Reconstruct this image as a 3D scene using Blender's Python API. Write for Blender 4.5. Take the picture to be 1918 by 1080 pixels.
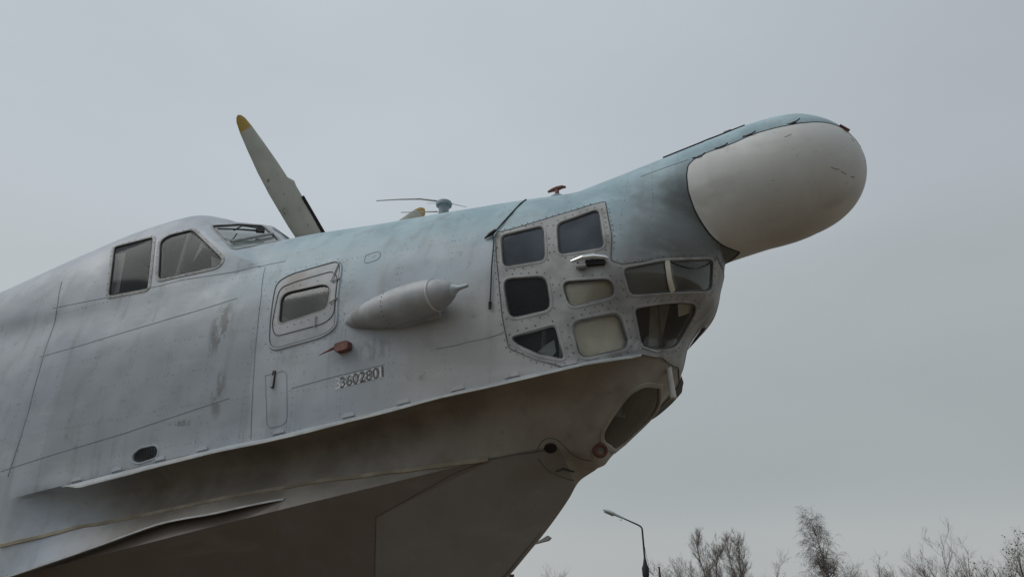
import bpy, bmesh, math, random
import numpy as np
from mathutils import Vector, Matrix
from mathutils.geometry import delaunay_2d_cdt
for o in list(bpy.data.objects): bpy.data.objects.remove(o)
SC = bpy.context.scene
COL = SC.collection
R = math.radians

# ------------------------------------------------------------------ camera
cam = bpy.data.cameras.new('camera'); cam_o = bpy.data.objects.new('camera', cam); COL.objects.link(cam_o)
cam.sensor_width = 36; cam.lens = 36*1400/1918; cam.clip_start = .05; cam.clip_end = 3000
cam_o.location = (0, 0, 1.6); cam_o.rotation_euler = (R(90+24), 0, 0)
SC.camera = cam_o

# ------------------------------------------------------------------ sky and sun
wd = bpy.data.worlds.new('World'); SC.world = wd; wd.use_nodes = True
nt = wd.node_tree; nt.nodes.clear()
def wn(t, **k):
    n = nt.nodes.new(t)
    for a, b in k.items(): setattr(n, a, b)
    return n
wout = wn('ShaderNodeOutputWorld'); bg = wn('ShaderNodeBackground'); nt.links.new(bg.outputs[0], wout.inputs[0])
tc = wn('ShaderNodeTexCoord'); sep = wn('ShaderNodeSeparateXYZ'); nt.links.new(tc.outputs['Generated'], sep.inputs[0])
ramp = wn('ShaderNodeValToRGB'); nt.links.new(sep.outputs['Z'], ramp.inputs[0])
cr = ramp.color_ramp; cr.interpolation = 'EASE'
SKY = [(0.0, (.53, .54, .525)), (.07, (.51, .535, .54)), (.17, (.415, .46, .475)), (.37, (.45, .49, .512)), (.48, (.482, .53, .572)), (.66, (.465, .512, .555)), (1.0, (.57, .62, .66))]
cr.elements[0].position, cr.elements[0].color = SKY[0][0], SKY[0][1]+(1,)
cr.elements[1].position, cr.elements[1].color = SKY[-1][0], SKY[-1][1]+(1,)
for p, c in SKY[1:-1]:
    e = cr.elements.new(p); e.color = c+(1,)
# the cloud deck is brighter towards the veiled sun, with faint soft mottling
SUN_AZ, SUN_EL = R(-98), R(50)          # azimuth from +Y towards +X
sd = Vector((math.sin(SUN_AZ)*math.cos(SUN_EL), math.cos(SUN_AZ)*math.cos(SUN_EL), math.sin(SUN_EL)))
dot = wn('ShaderNodeVectorMath', operation='DOT_PRODUCT'); nt.links.new(tc.outputs['Generated'], dot.inputs[0]); dot.inputs[1].default_value = (math.sin(R(-75))*math.cos(SUN_EL), math.cos(R(-75))*math.cos(SUN_EL), math.sin(SUN_EL))
mr = wn('ShaderNodeMapRange', interpolation_type='SMOOTHSTEP'); nt.links.new(dot.outputs['Value'], mr.inputs[0])
mr.inputs[1].default_value = .05; mr.inputs[2].default_value = .7; mr.inputs[3].default_value = .87; mr.inputs[4].default_value = 1.07
no = wn('ShaderNodeTexNoise'); cmap = wn('ShaderNodeMapping'); cmap.inputs['Scale'].default_value = (1, 1, 2.6); nt.links.new(tc.outputs['Generated'], cmap.inputs[0]); nt.links.new(cmap.outputs[0], no.inputs['Vector']); no.inputs['Scale'].default_value = 1.9; no.inputs['Detail'].default_value = 4
mn = wn('ShaderNodeMapRange'); nt.links.new(no.outputs[0], mn.inputs[0]); mn.inputs[1].default_value = .3; mn.inputs[2].default_value = .7; mn.inputs[3].default_value = .96; mn.inputs[4].default_value = 1.04
mu = wn('ShaderNodeMath', operation='MULTIPLY'); nt.links.new(mr.outputs[0], mu.inputs[0]); nt.links.new(mn.outputs[0], mu.inputs[1])
sc_ = wn('ShaderNodeVectorMath', operation='SCALE'); nt.links.new(ramp.outputs[0], sc_.inputs[0]); nt.links.new(mu.outputs[0], sc_.inputs['Scale'])
sky = wn('ShaderNodeTexSky', sky_type='NISHITA', sun_disc=False, sun_elevation=SUN_EL, sun_rotation=SUN_AZ, air_density=1.5, dust_density=6)
s2 = wn('ShaderNodeVectorMath', operation='SCALE'); nt.links.new(sky.outputs[0], s2.inputs[0]); s2.inputs['Scale'].default_value = .07
mx = wn('ShaderNodeMix', data_type='RGBA'); mx.inputs[0].default_value = .03
nt.links.new(sc_.outputs[0], mx.inputs[6]); nt.links.new(s2.outputs[0], mx.inputs[7])
nt.links.new(mx.outputs[2], bg.inputs[0]); bg.inputs[1].default_value = 1.0

sun = bpy.data.lights.new('sun', 'SUN'); sun.energy = 1.1; sun.angle = R(35); sun.color = (1, .97, .93)
sun_o = bpy.data.objects.new('sun', sun); COL.objects.link(sun_o); sun_o.location = (0, 0, 30)
sun_o.rotation_euler = sd.to_track_quat('Z', 'Y').to_euler()

vs = SC.view_settings; vs.view_transform = 'Standard'; vs.look = 'None'; vs.exposure = 0; vs.gamma = 1; vs.use_curve_mapping = False

# ------------------------------------------------------------------ hull form (u forward, v to port, w up)
def pchip(xs,ys):
    xs=np.array(xs,float);ys=np.array(ys,float)
    h=np.diff(xs);d=np.diff(ys)/h;m=np.zeros_like(ys)
    m[0]=d[0];m[-1]=d[-1]
    for i in range(1,len(xs)-1):
        if d[i-1]*d[i]<=0: m[i]=0
        else:
            w1=2*h[i]+h[i-1];w2=h[i]+2*h[i-1]
            m[i]=(w1+w2)/(w1/d[i-1]+w2/d[i])
    def f(x):
        x=np.clip(np.asarray(x,float),xs[0],xs[-1])
        i=np.clip(np.searchsorted(xs,x)-1,0,len(h)-1)
        t=(x-xs[i])/h[i]
        return ys[i]*(1+2*t)*(1-t)**2+h[i]*m[i]*t*(1-t)**2+ys[i+1]*t*t*(3-2*t)+h[i]*m[i+1]*t*t*(t-1)
    return f
HB =pchip([-14,-9,-7,-5,-3.5,-2.2,-1.4,-.4],[1.1,1.16,1.16,1.13,1.09,1.03,.98,.93])
WM =pchip([-14,-9,-4,-1.5,0],[3.2,3.45,3.75,3.9,4.0])
WT =pchip([-14,-9,-7,-6,-4.6,-3.6,-2.76,-2.08,-1.5,-.9,-.4],[4.6,5.05,5.25,5.33,5.34,5.29,5.26,5.22,5.12,4.88,4.6])
WS =pchip([-14,-9,-6.22,-5.03,-4.1,-3.08,-2.07,-1.48,-1.29,-1.11,-.9,-.5],[2.04,2.40,2.74,2.89,2.99,3.12,3.26,3.335,3.39,3.465,3.50,3.52])
BC =pchip([-14,-6.29,-5.7,-5.16,-4.66,-4.17,-3.9,-3.6,-2.83,-2.4,-1.92,-1.5,0],[1.12,1.08,1.06,1.04,1.0,.95,.9,.86,.70,.57,.42,.34,.3])
WC =pchip([-14,-8,-6.29,-5.71,-5.16,-4.66,-4.17,-3.9,-3.6,-2.83,-2.4,-1.92,-1.65,0],[1.4,1.78,2.038,2.132,2.222,2.312,2.40,2.455,2.51,2.67,2.77,2.855,2.8,2.8])
# lower fin: root line on the flare and its outer edge
FW =pchip([-14,-8,-6.63,-6.21,-5.72,-5.41,-5.14,-4.9,-4.66,-4.37,-4.10,-3.9],[1.2,1.72,1.985,2.087,2.216,2.305,2.372,2.402,2.423,2.470,2.510,2.53])
US =pchip([.6,.8,1.0,1.15,1.35,1.6,1.93,2.08,2.29,2.52,2.65,2.76,2.94,3.02,3.18,3.34,3.53,3.73,3.86,4.04,4.23,4.39,5.4],
          [-20,-14,-8,-5,-3.6,-2.9,-2.46,-2.31,-2.11,-1.92,-1.83,-1.65,-1.53,-1.45,-1.275,-1.13,-.935,-.855,-.76,-.587,-.525,-.48,-.48])
_wk=np.linspace(.6,5.4,961)
def WK(u): return np.interp(u,US(_wk)+np.arange(961)*1e-7,_wk)
TC0,TS=5.07,.195          # beak axis height at u=0 and its slope
def TR(u): return RADF(u)
RADF=pchip([-14,-3,-2,-1.2,-.6,0,.25],[.50,.50,.52,.53,.54,.55,.555])
TIP=.76
def tube(u,w):
    r=RADF(u); c=TC0+.012+TS*np.minimum(u,-.1)+.10*(np.clip(u,-.1,.3)+.1)-.02*np.clip(u-.3,0,9)
    q=np.clip((u+.1)/(TIP+.1),0,1.2)
    r2=r*r*(1-q**2.6)
    s=r2-(w-c)**2
    return np.where(s>0,np.sqrt(np.abs(s)),-np.sqrt(np.abs(s))-3*np.clip(-r2,0,9))
def blunt(d,L,p):
    q=np.clip(1-d/L,0,None)
    t=1-q**p
    return np.where(t>0,np.abs(t)**(1/p),-np.abs(t)**(1/p))
def main(u,w):
    b=HB(u);wm=WM(u);wt=WT(u);ws=WS(u);bc=BC(u);wc=WC(u);wk=WK(u)
    n=2.25
    t=np.clip((w-wm)/(wt-wm),0,None); k=1-t**n
    up=np.where(k>0,np.abs(k)**(1/n),-np.abs(k)**(1/n))*b
    bs=b*.975
    mid=b-(b-bs)*np.clip((wm-w)/(wm-ws),0,1)**1.6
    # undercut between the spray strip line and the chine
    tq=np.clip((ws-w)/np.maximum(ws-wc,.05),0,1)
    rec=np.clip((u+7.0)/.8,0,1); rec=rec*rec*(3-2*rec)
    low=bs+(bc-bs)*tq - rec*(.21+.08*np.clip((-2.5-u)/1.5,0,1))*np.sin(np.pi*np.clip(tq,0,1)**.42)
    vv=np.clip((w-wk)/np.maximum(wc-wk,.02),-1,1)
    bot=bc*np.sign(vv)*np.abs(vv)**1.12
    h=np.where(w>=wm,up,np.where(w>=ws,mid,np.where(w>=wc,low,bot)))
    d=US(w)-u
    L=np.interp(w,[2.6,2.9,3.2,3.6,4.4,5.2],[.5,.5,.6,.75,.85,.9])
    p=np.interp(w,[2.6,2.85,3.0,3.25,3.4,3.55,4.2,4.5],[1.6,2.6,4.2,4.2,2.6,1.85,1.9,2.2])
    g=blunt(d,L,p)
    hh=np.where(w<wc-.0, np.minimum(bot,np.where(d>0,9,-1)), 0)
    g2=np.where(w>=wc,g,np.interp(w-wc,[-.35,0],[1,0])*1+np.interp(w-wc,[-.35,0],[0,1])*np.abs(g))
    return np.where((g<=0),-np.sqrt(np.clip(-d,0,9)),h*np.where(h>0,g2,1))
# canopy
CT =pchip([-14,-9.5,-8.4,-7.4,-6.6,-6.15,-5.85,-5.6,-5.0,-4.4],[4.0,5.02,5.42,5.73,5.905,5.94,5.85,5.745,5.70,5.70])
CBW=pchip([-14,-9,-7,-6,-5,-4],[.9,1.08,1.06,1.03,.98,.93])
def canopy(u,w,v):
    ct=CT(u);bw=CBW(u);base=4.55
    t=np.clip((w-base)/np.maximum(ct-base,.05),0,None);n=2.1
    k=1-t**n
    h=bw*np.where(k>0,np.abs(k)**(1/n),-np.abs(k)**(1/n))
    h=np.where(w<base,bw-.3*(base-w),h)
    return h
# windscreen: a swept quarter panel each side of a flat front panel
PW=[np.array([-5.132,-.20,5.522]),np.array([-5.686,-.715,5.448]),np.array([-4.987,-.967,4.875])]
NW=np.cross(PW[1]-PW[0],PW[2]-PW[0]);NW=NW/np.linalg.norm(NW); NW=NW if NW[0]>0 else -NW
NF=np.array([.223,0,.240]);NF=NF/np.linalg.norm(NF)
def wsplane(u,v,w):   # >0 in front of the windscreen
    q=(u-PW[0][0])*NW[0]+(-np.abs(v)-PW[0][1])*NW[1]+(w-PW[0][2])*NW[2]
    f=(u+5.25)*NF[0]+(w-5.634)*NF[2]
    return np.maximum(q,f)
def smax(a,b,k): return .5*(a+b+np.sqrt((a-b)**2+k*k))
def hull_h(u,w):
    return smax(main(u,w),tube(u,w),np.interp(u,[-3,-1.6,-.5,-.3],[.02,.16,.12,.004]))
def inside(u,v,w):
    h=hull_h(u,w)
    hc=smax(h,canopy(u,w,v),.10*np.clip((-4.9-u)/.6,0,1)+.001)
    return np.abs(v)<np.where((wsplane(u,v,w)<0)&(u<-4.6),hc,h)
CEN=pchip([-14,-6,-2.5,-1.6,-1.2,-.5,.0,.35,TIP],[3.5,3.6,3.65,4.1,4.42,4.70,5.0,5.09,5.09])
def radius(u,th):
    u,th=np.broadcast_arrays(np.asarray(u,float),np.asarray(th,float))
    c=CEN(u);s=np.sin(th);k=np.cos(th)
    lo=np.zeros_like(u);hi=np.full_like(u,3.7)
    for _ in range(21):
        m=(lo+hi)/2;i=inside(u,-m*s,c+m*k)
        lo=np.where(i,m,lo);hi=np.where(i,hi,m)
    return lo
def surf(u,th):
    r=radius(u,th)
    return np.stack([u+0*r,-r*np.sin(th),CEN(u)+r*np.cos(th)],-1)

# ------------------------------------------------------------------ materials
class N:
    """small node-graph helper"""
    def __init__(s, name):
        s.m = bpy.data.materials.new(name); s.m.use_nodes = True; s.t = s.m.node_tree; s.t.nodes.clear()
        s.out = s.t.nodes.new('ShaderNodeOutputMaterial')
        s.tc = s.t.nodes.new('ShaderNodeTexCoord'); s.obj = s.tc.outputs['Object']
        sp = s.t.nodes.new('ShaderNodeSeparateXYZ'); s.t.links.new(s.obj, sp.inputs[0])
        s.x, s.y, s.z = sp.outputs
    def put(s, sock, v):
        if isinstance(v, bpy.types.NodeSocket): s.t.links.new(v, sock)
        else: sock.default_value = (tuple(v)+(1,) if isinstance(v, tuple) and sock.type == 'RGBA' and len(v) == 3 else v)
    def math(s, op, a, b=None, c=None):
        n = s.t.nodes.new('ShaderNodeMath'); n.operation = op
        for i, v in enumerate((a, b, c)):
            if v is not None: s.put(n.inputs[i], v)
        return n.outputs[0]
    def step(s, v, a, b, lo=0., hi=1.):
        n = s.t.nodes.new('ShaderNodeMapRange'); n.interpolation_type = 'SMOOTHSTEP'
        s.put(n.inputs[0], v); s.put(n.inputs[1], min(a, b)); s.put(n.inputs[2], max(a, b))
        n.inputs[3].default_value, n.inputs[4].default_value = (lo, hi) if a < b else (hi, lo)
        return n.outputs[0]
    def noise(s, scale, detail=4, stretch=None, rough=.55, off=0.):
        n = s.t.nodes.new('ShaderNodeTexNoise'); n.inputs['Scale'].default_value = scale; n.inputs['Detail'].default_value = detail; n.inputs['Roughness'].default_value = rough
        v = s.obj
        if stretch or off:
            mp = s.t.nodes.new('ShaderNodeMapping'); s.t.links.new(v, mp.inputs[0]); mp.inputs['Scale'].default_value = stretch or (1, 1, 1); mp.inputs['Location'].default_value = (off, off*.7, off*1.3); v = mp.outputs[0]
        s.t.links.new(v, n.inputs['Vector']); return n.outputs[0]
    def mix(s, f, a, b, blend='MIX'):
        n = s.t.nodes.new('ShaderNodeMix'); n.data_type = 'RGBA'; n.blend_type = blend
        s.put(n.inputs[0], f); s.put(n.inputs[6], a); s.put(n.inputs[7], b); return n.outputs[2]
    def bump(s, h, strength=.3, dist=.01, normal=None):
        n = s.t.nodes.new('ShaderNodeBump'); n.inputs['Strength'].default_value = strength; n.inputs['Distance'].default_value = dist
        s.put(n.inputs['Height'], h)
        if normal: s.t.links.new(normal, n.inputs['Normal'])
        return n.outputs[0]
    def pbr(s, col, rough=.6, metal=0., bump=None, spec=.4):
        n = s.t.nodes.new('ShaderNodeBsdfPrincipled'); s.put(n.inputs['Base Color'], col); s.put(n.inputs['Roughness'], rough)
        n.inputs['Metallic'].default_value = metal; n.inputs['Specular IOR Level'].default_value = spec
        if bump: s.t.links.new(bump, n.inputs['Normal'])
        s.t.links.new(n.outputs[0], s.out.inputs[0]); return n
def mul(s, *a):
    r = a[0]
    for b in a[1:]: r = s.math('MULTIPLY', r, b)
    return r

def simple(name, col, rough=.6, metal=0., var=.25, scale=6., bump=.1, spec=.4, dirt=None):
    s = N(name); n = s.noise(scale, 5); c2 = tuple(x*(1-var) for x in col)
    c = s.mix(s.step(n, .35, .65), c2, col)
    if dirt: c = s.mix(s.step(s.noise(scale*.45, 6, off=3.1), .55, .7, 0, .8), c, dirt)
    s.pbr(c, rough, metal, s.bump(s.noise(scale*8, 3), bump, .004), spec); return s.m

def hull_paint(mode):
    s = N({'hull': 'hull_paint', 'flare': 'flare_dirt_shade', 'bottom': 'bottom_paint'}[mode])
    n1 = s.noise(.8, 5); n2 = s.noise(2.6, 6, off=5.); n3 = s.noise(11, 5, off=9.); n4 = s.noise(5.2, 6, off=13.)
    # streaks run downwards, rubs run along the hull
    st = s.noise(1.0, 6, (7, 7, .55)); ru = s.noise(1., 6, (.7, 3, 5), off=2.)
    ww = s.math('ADD', s.z, s.math('MULTIPLY', s.math('SUBTRACT', n2, .5), .9))
    # faded blue topcoat on the fore-deck over grey sides
    blue = mul(s, s.step(ww, 3.95, 4.75), s.step(s.math('ADD', s.x, s.math('MULTIPLY', s.math('SUBTRACT', n1, .5), 1.2)), -5.3, -4.2))
    grey = s.mix(s.step(n1, .4, .62), (.335, .375, .425), (.42, .458, .50))
    c = s.mix(mul(s, blue, .9), grey, s.mix(s.step(n2, .38, .62), (.240, .370, .425), (.355, .485, .530)))
    sk = s.math('SUBTRACT', s.z, s.math('MULTIPLY', s.x, .12))
    # repainted slab of darker grey on the flank
    slab = mul(s, s.step(s.math('ADD', s.x, s.math('MULTIPLY', s.math('SUBTRACT', n3, .5), .1)), -6.75, -6.6), s.step(s.x, -4.35, -4.45), s.step(sk, 3.55, 3.72), s.step(sk, 4.85, 4.7))
    c = s.mix(mul(s, slab, .75), c, (.282, .315, .352))
    # brown grime behind the glazed nose
    gr = mul(s, s.step(s.math('ADD', s.z, s.math('MULTIPLY', s.math('SUBTRACT', n1, .5), .9)), 4.35, 3.8), s.step(s.x, -3.5, -2.6))
    c = s.mix(mul(s, gr, .75), c, (.385, .375, .365))
    bk = mul(s, s.step(s.math('SUBTRACT', ww, s.math('MULTIPLY', s.x, .2)), 5.42, 4.85), s.step(s.math('ADD', s.x, s.math('MULTIPLY', s.math('SUBTRACT', n4, .5), .5)), -1.5, -.75))  # shade on the underside of the beak, painted into the colour
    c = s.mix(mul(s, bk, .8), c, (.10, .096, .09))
    if mode == 'flare':
        pr = s.mix(s.step(n2, .38, .62), (.190, .170, .146), (.265, .243, .215))  # hull paint browned by dirt, with shade under the strip painted in
        pr = s.mix(s.step(s.x, -3.0, -1.7), pr, s.mix(s.step(n2, .38, .62), (.285, .262, .232), (.36, .335, .30)))
        c = s.mix(s.step(s.math('ADD', s.x, s.math('MULTIPLY', n4, .3)), -6.45, -5.3), c, pr)
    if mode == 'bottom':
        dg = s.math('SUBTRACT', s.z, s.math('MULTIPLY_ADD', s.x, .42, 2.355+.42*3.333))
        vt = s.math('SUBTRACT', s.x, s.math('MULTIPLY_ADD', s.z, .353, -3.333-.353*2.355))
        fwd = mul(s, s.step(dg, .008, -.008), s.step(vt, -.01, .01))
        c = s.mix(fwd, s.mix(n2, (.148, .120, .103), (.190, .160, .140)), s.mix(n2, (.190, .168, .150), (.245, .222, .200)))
    # peeled paint and old lettering ghosts
    if mode == 'hull':
        for (a, b, ra, rb, amt) in ((-4.83, 4.05, .14, .30, .8), (-4.72, 3.40, .09, .25, .6), (-3.2, 3.62, .2, .12, .35), (-5.05, 3.18, .22, .035, .6)):
            d = s.math('ADD', s.math('POWER', s.math('DIVIDE', s.math('SUBTRACT', s.x, a), ra), 2), s.math('POWER', s.math('DIVIDE', s.math('SUBTRACT', s.z, b), rb), 2))
            m = mul(s, s.step(d, 1.0, .25), s.step(s.noise(7, 7, (2.4, 2.4, .8), .65, off=a), .46, .53), amt)
            c = s.mix(m, c, (.125, .127, .122))
    k = {'hull': 1., 'flare': .9, 'bottom': .7}[mode]
    c = s.mix(s.step(st, .52, .78, 0, .38*k), c, (.15, .145, .135))
    c = s.mix(s.step(n4, .5, .75, 0, .28*k), c, (.20, .20, .195))
    c = s.mix(s.step(ru, .56, .78, 0, .35*k), c, (.50, .525, .535) if mode == 'hull' else (.36, .335, .30))
    c = s.mix(s.step(n3, .64, .72, 0, .35), c, (.15, .148, .14))
    c = s.mix(s.step(s.noise(34, 3, off=4.), .70, .75, 0, .55), c, (.09, .085, .08))
    b = s.bump(s.noise(1.7, 2, off=1.), .45, .03)
    b = s.bump(s.noise(4.5, 3, (1, 1, 1), off=7.), .25, .008, b)
    q = s.math('MULTIPLY', s.math('SINE', s.math('MULTIPLY', s.x, 13.)), s.math('SINE', s.math('MULTIPLY', s.z, 11.)))
    b = s.bump(q, .16, .012, b)
    b = s.bump(s.noise(45, 4), .15, .004, b)
    s.pbr(c, s.step(n2, .3, .7, .42, .62), 0, b, .42)
    return s.m

def white_radome():
    s = N('radome_white'); n = s.noise(1.7, 6); n2 = s.noise(9, 6, off=3.)
    c = s.mix(s.step(n, .38, .64), (.60, .61, .60), (.71, .725, .72))
    c = s.mix(s.step(n2, .60, .75, 0, .35), c, (.36, .34, .31))
    c = s.mix(s.step(s.noise(3, 5, (.4, 1, 1), off=7.), .56, .7, 0, .4), c, (.43, .415, .385))
    c = s.mix(s.step(s.noise(7, 2, (1, 1, 6), off=11.), .74, .76, 0, .8), c, (.12, .11, .10))
    s.pbr(c, .62, 0, s.bump(s.noise(30, 4), .1, .004), .35); return s.m

def glass(name, dust_fill, dcol, tint, spec=1.0):
    s = N(name)
    tr = s.t.nodes.new('ShaderNodeBsdfTransparent'); tr.inputs[0].default_value = tint+(1,)
    df = s.t.nodes.new('ShaderNodeBsdfDiffuse')
    n = s.noise(3.2, 6, (1, 1, .6)); s.put(df.inputs[0], s.mix(s.step(n, .35, .65), tuple(x*.75 for x in dcol), dcol))
    f = s.step(s.noise(2.1, 6, off=2.), .3, .7, dust_fill*.75, min(1, dust_fill*1.2))
    m1 = s.t.nodes.new('ShaderNodeMixShader'); s.put(m1.inputs[0], f); s.t.links.new(tr.outputs[0], m1.inputs[1]); s.t.links.new(df.outputs[0], m1.inputs[2])
    gl = s.t.nodes.new('ShaderNodeBsdfGlossy'); gl.inputs['Roughness'].default_value = .09; gl.inputs[0].default_value = (.9, .93, .95, 1)
    fr = s.t.nodes.new('ShaderNodeFresnel'); fr.inputs[0].default_value = 1.48
    m2 = s.t.nodes.new('ShaderNodeMixShader'); s.put(m2.inputs[0], s.math('MULTIPLY', fr.outputs[0], spec)); s.t.links.new(m1.outputs[0], m2.inputs[1]); s.t.links.new(gl.outputs[0], m2.inputs[2])
    s.t.links.new(m2.outputs[0], s.out.inputs[0]); return s.m

def blade_paint():
    s = N('blade_paint'); n = s.noise(2.5, 6)
    c = s.mix(s.step(n, .35, .65), (.43, .44, .39), (.52, .53, .475))
    c = s.mix(s.step(s.noise(7, 6, off=3.), .64, .70, 0, .8), c, (.13, .12, .11))
    tip = s.step(s.math('ADD', s.z, s.math('MULTIPLY', n, .08)), 2.985, 3.005)
    c = s.mix(tip, c, (.46, .31, .075))
    s.pbr(c, .55, 0, s.bump(s.noise(30, 3), .1, .004)); return s.m

def ground_mat():
    s = N('ground_earth'); n = s.noise(.35, 6); n2 = s.noise(9, 5, off=4.)
    c = s.mix(s.step(n, .4, .6), (.140, .104, .070), (.120, .096, .066))
    c = s.mix(s.step(n2, .45, .65), c, (.165, .128, .092))
    s.pbr(c, .95, 0, s.bump(n2, .5, .05), .1); return s.m

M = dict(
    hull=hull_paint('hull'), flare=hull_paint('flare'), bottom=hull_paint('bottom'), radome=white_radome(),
    frame=simple('frame_grey', (.355, .358, .360), .55, 0, .25, 7, .15, .4, (.19, .178, .165)),
    strip=simple('strip_paint', (.33, .36, .385), .5, 0, .2, 5, .1, .4, (.25, .23, .2)),
    lip=simple('pale_edge', (.55, .57, .57), .45, 0, .25, 9, .1, .5),
    pod=simple('pod_paint', (.40, .42, .437), .5, 0, .22, 5, .08, .4, (.24, .222, .2)),
    lining=simple('cabin_lining', (.075, .082, .078), .8, 0, .3, 3),
    blind=simple('canvas_blind', (.74, .71, .62), .9, 0, .25, 2.2, .3, .1, (.3, .27, .22)),
    seam=simple('seam_dark', (.135, .136, .135), .8, 0, .5, 3, .1, .2, (.33, .345, .355)),
    rivet=simple('rivet_grey', (.19, .192, .195), .6, 0, .5, 20),
    sky_white=simple('white_sheet', (.82, .82, .80), .9, 0, .1, 3),
    seam_soft=simple('seam_soft', (.27, .295, .32), .8, 0, .35, 2.5, .1, .2, (.38, .41, .445)),
    seam_bottom=simple('seam_bottom', (.10, .085, .075), .8, 0, .3, 3),
    screen=simple('inner_screen', (.42, .40, .36), .8, 0, .4, 3, .2, .2, (.2, .19, .17)),
    rubber=simple('black_rubber', (.025, .026, .028), .7, 0, .3, 12),
    dark=simple('dark_void', (.022, .021, .02), .9, 0, .3, 12),
    louvre=simple('louvre_dark', (.075, .082, .088), .7, 0, .3, 9),
    red=simple('faded_red', (.25, .125, .105), .75, 0, .4, 14, .3, .3, (.13, .08, .065)),
    rust=simple('rusty_red', (.16, .07, .055), .8, 0, .4, 14, .3, .3, (.24, .2, .19)),
    cream=simple('cream_sealant', (.36, .32, .245), .8, 0, .35, 5, .2, .2, (.24, .21, .17)),
    white=simple('white_paint', (.55, .55, .53), .6, 0, .25, 10, .1, .3, (.3, .28, .25)),
    digit=simple('stencil_white', (.72, .74, .735), .7, 0, .3, 16, .1, .3, (.34, .36, .37)),
    shadow=simple('stencil_grey', (.13, .135, .13), .7, 0, .4, 16, .1, .3, (.25, .265, .27)),
    chrome=simple('chrome', (.80, .82, .83), .07, 1., .15, 4, .03, .5),
    metal=simple('galvanised', (.46, .53, .56), .5, 0., .2, 9),
    steel=simple('dark_steel', (.05, .052, .055), .55, .2, .4, 9),
    blade=blade_paint(),
    boot=simple('deicing_boot', (.022, .022, .022), .8, 0, .3, 20),
    mast=simple('mast_blue', (.30, .37, .40), .55, 0, .2, 10),
    glass_blue=glass('glass_dusty_blue', .62, (.115, .135, .165), (.55, .58, .6), .35),
    glass_dark=glass('glass_dark', .30, (.075, .085, .09), (.62, .65, .66), .22),
    glass_clear=glass('glass_clear', .10, (.30, .295, .27), (.93, .93, .90), .8),
    glass_haze=glass('glass_hazed', .42, (.235, .235, .215), (.7, .71, .68), .9),
    glass_screen=glass('glass_screen', .7, (.50, .56, .555), (.80, .86, .85), 1.0),  # pale diffuse share is dust and also stands in for sky in the screen
    glass_chin=glass('glass_chin', .97, (.075, .068, .056), (.3, .3, .28), .7),  # nearly opaque dark coat stands in for the unlit interior
    bark=simple('birch_bark', (.20, .185, .165), .9, 0, .6, 3, .2, .2, (.06, .05, .045)),
    twig=simple('twig_brown', (.17, .148, .132), .9, 0, .4, 3, .1, .2),
    twig2=simple('twig_grey', (.27, .24, .215), .9, 0, .4, 3, .1, .2),
    leaf=simple('dry_leaf', (.20, .125, .055), .8, 0, .4, 2, .1, .2),
    conc=simple('concrete', (.30, .29, .27), .9, 0, .3, 2, .3, .2),
    brick=simple('maroon_paint', (.10, .035, .035), .7, 0, .3, 6),
    ground=ground_mat(),
)

# ------------------------------------------------------------------ object helpers
def new_obj(name, verts, faces, mat, parent=None, smooth=True, sharp=35, **props):
    me = bpy.data.meshes.new(name); me.from_pydata([tuple(map(float, v)) for v in verts], [], [tuple(map(int, f)) for f in faces]); me.update()
    if smooth:
        bm = bmesh.new(); bm.from_mesh(me)
        for f in bm.faces: f.smooth = True
        lim = R(sharp)
        for e in bm.edges:
            if len(e.link_faces) == 2 and e.calc_face_angle(0) > lim: e.smooth = False
        bm.to_mesh(me); bm.free()
    me.materials.append(mat)
    o = bpy.data.objects.new(name, me); COL.objects.link(o)
    if parent: o.parent = parent
    for k, v in props.items(): o[k] = v
    return o
def empty(name, loc=(0, 0, 0), rz=0, **props):
    o = bpy.data.objects.new(name, None); COL.objects.link(o); o.location = loc; o.rotation_euler = (0, 0, rz); o.empty_display_size = .3
    for k, v in props.items(): o[k] = v
    return o
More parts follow.
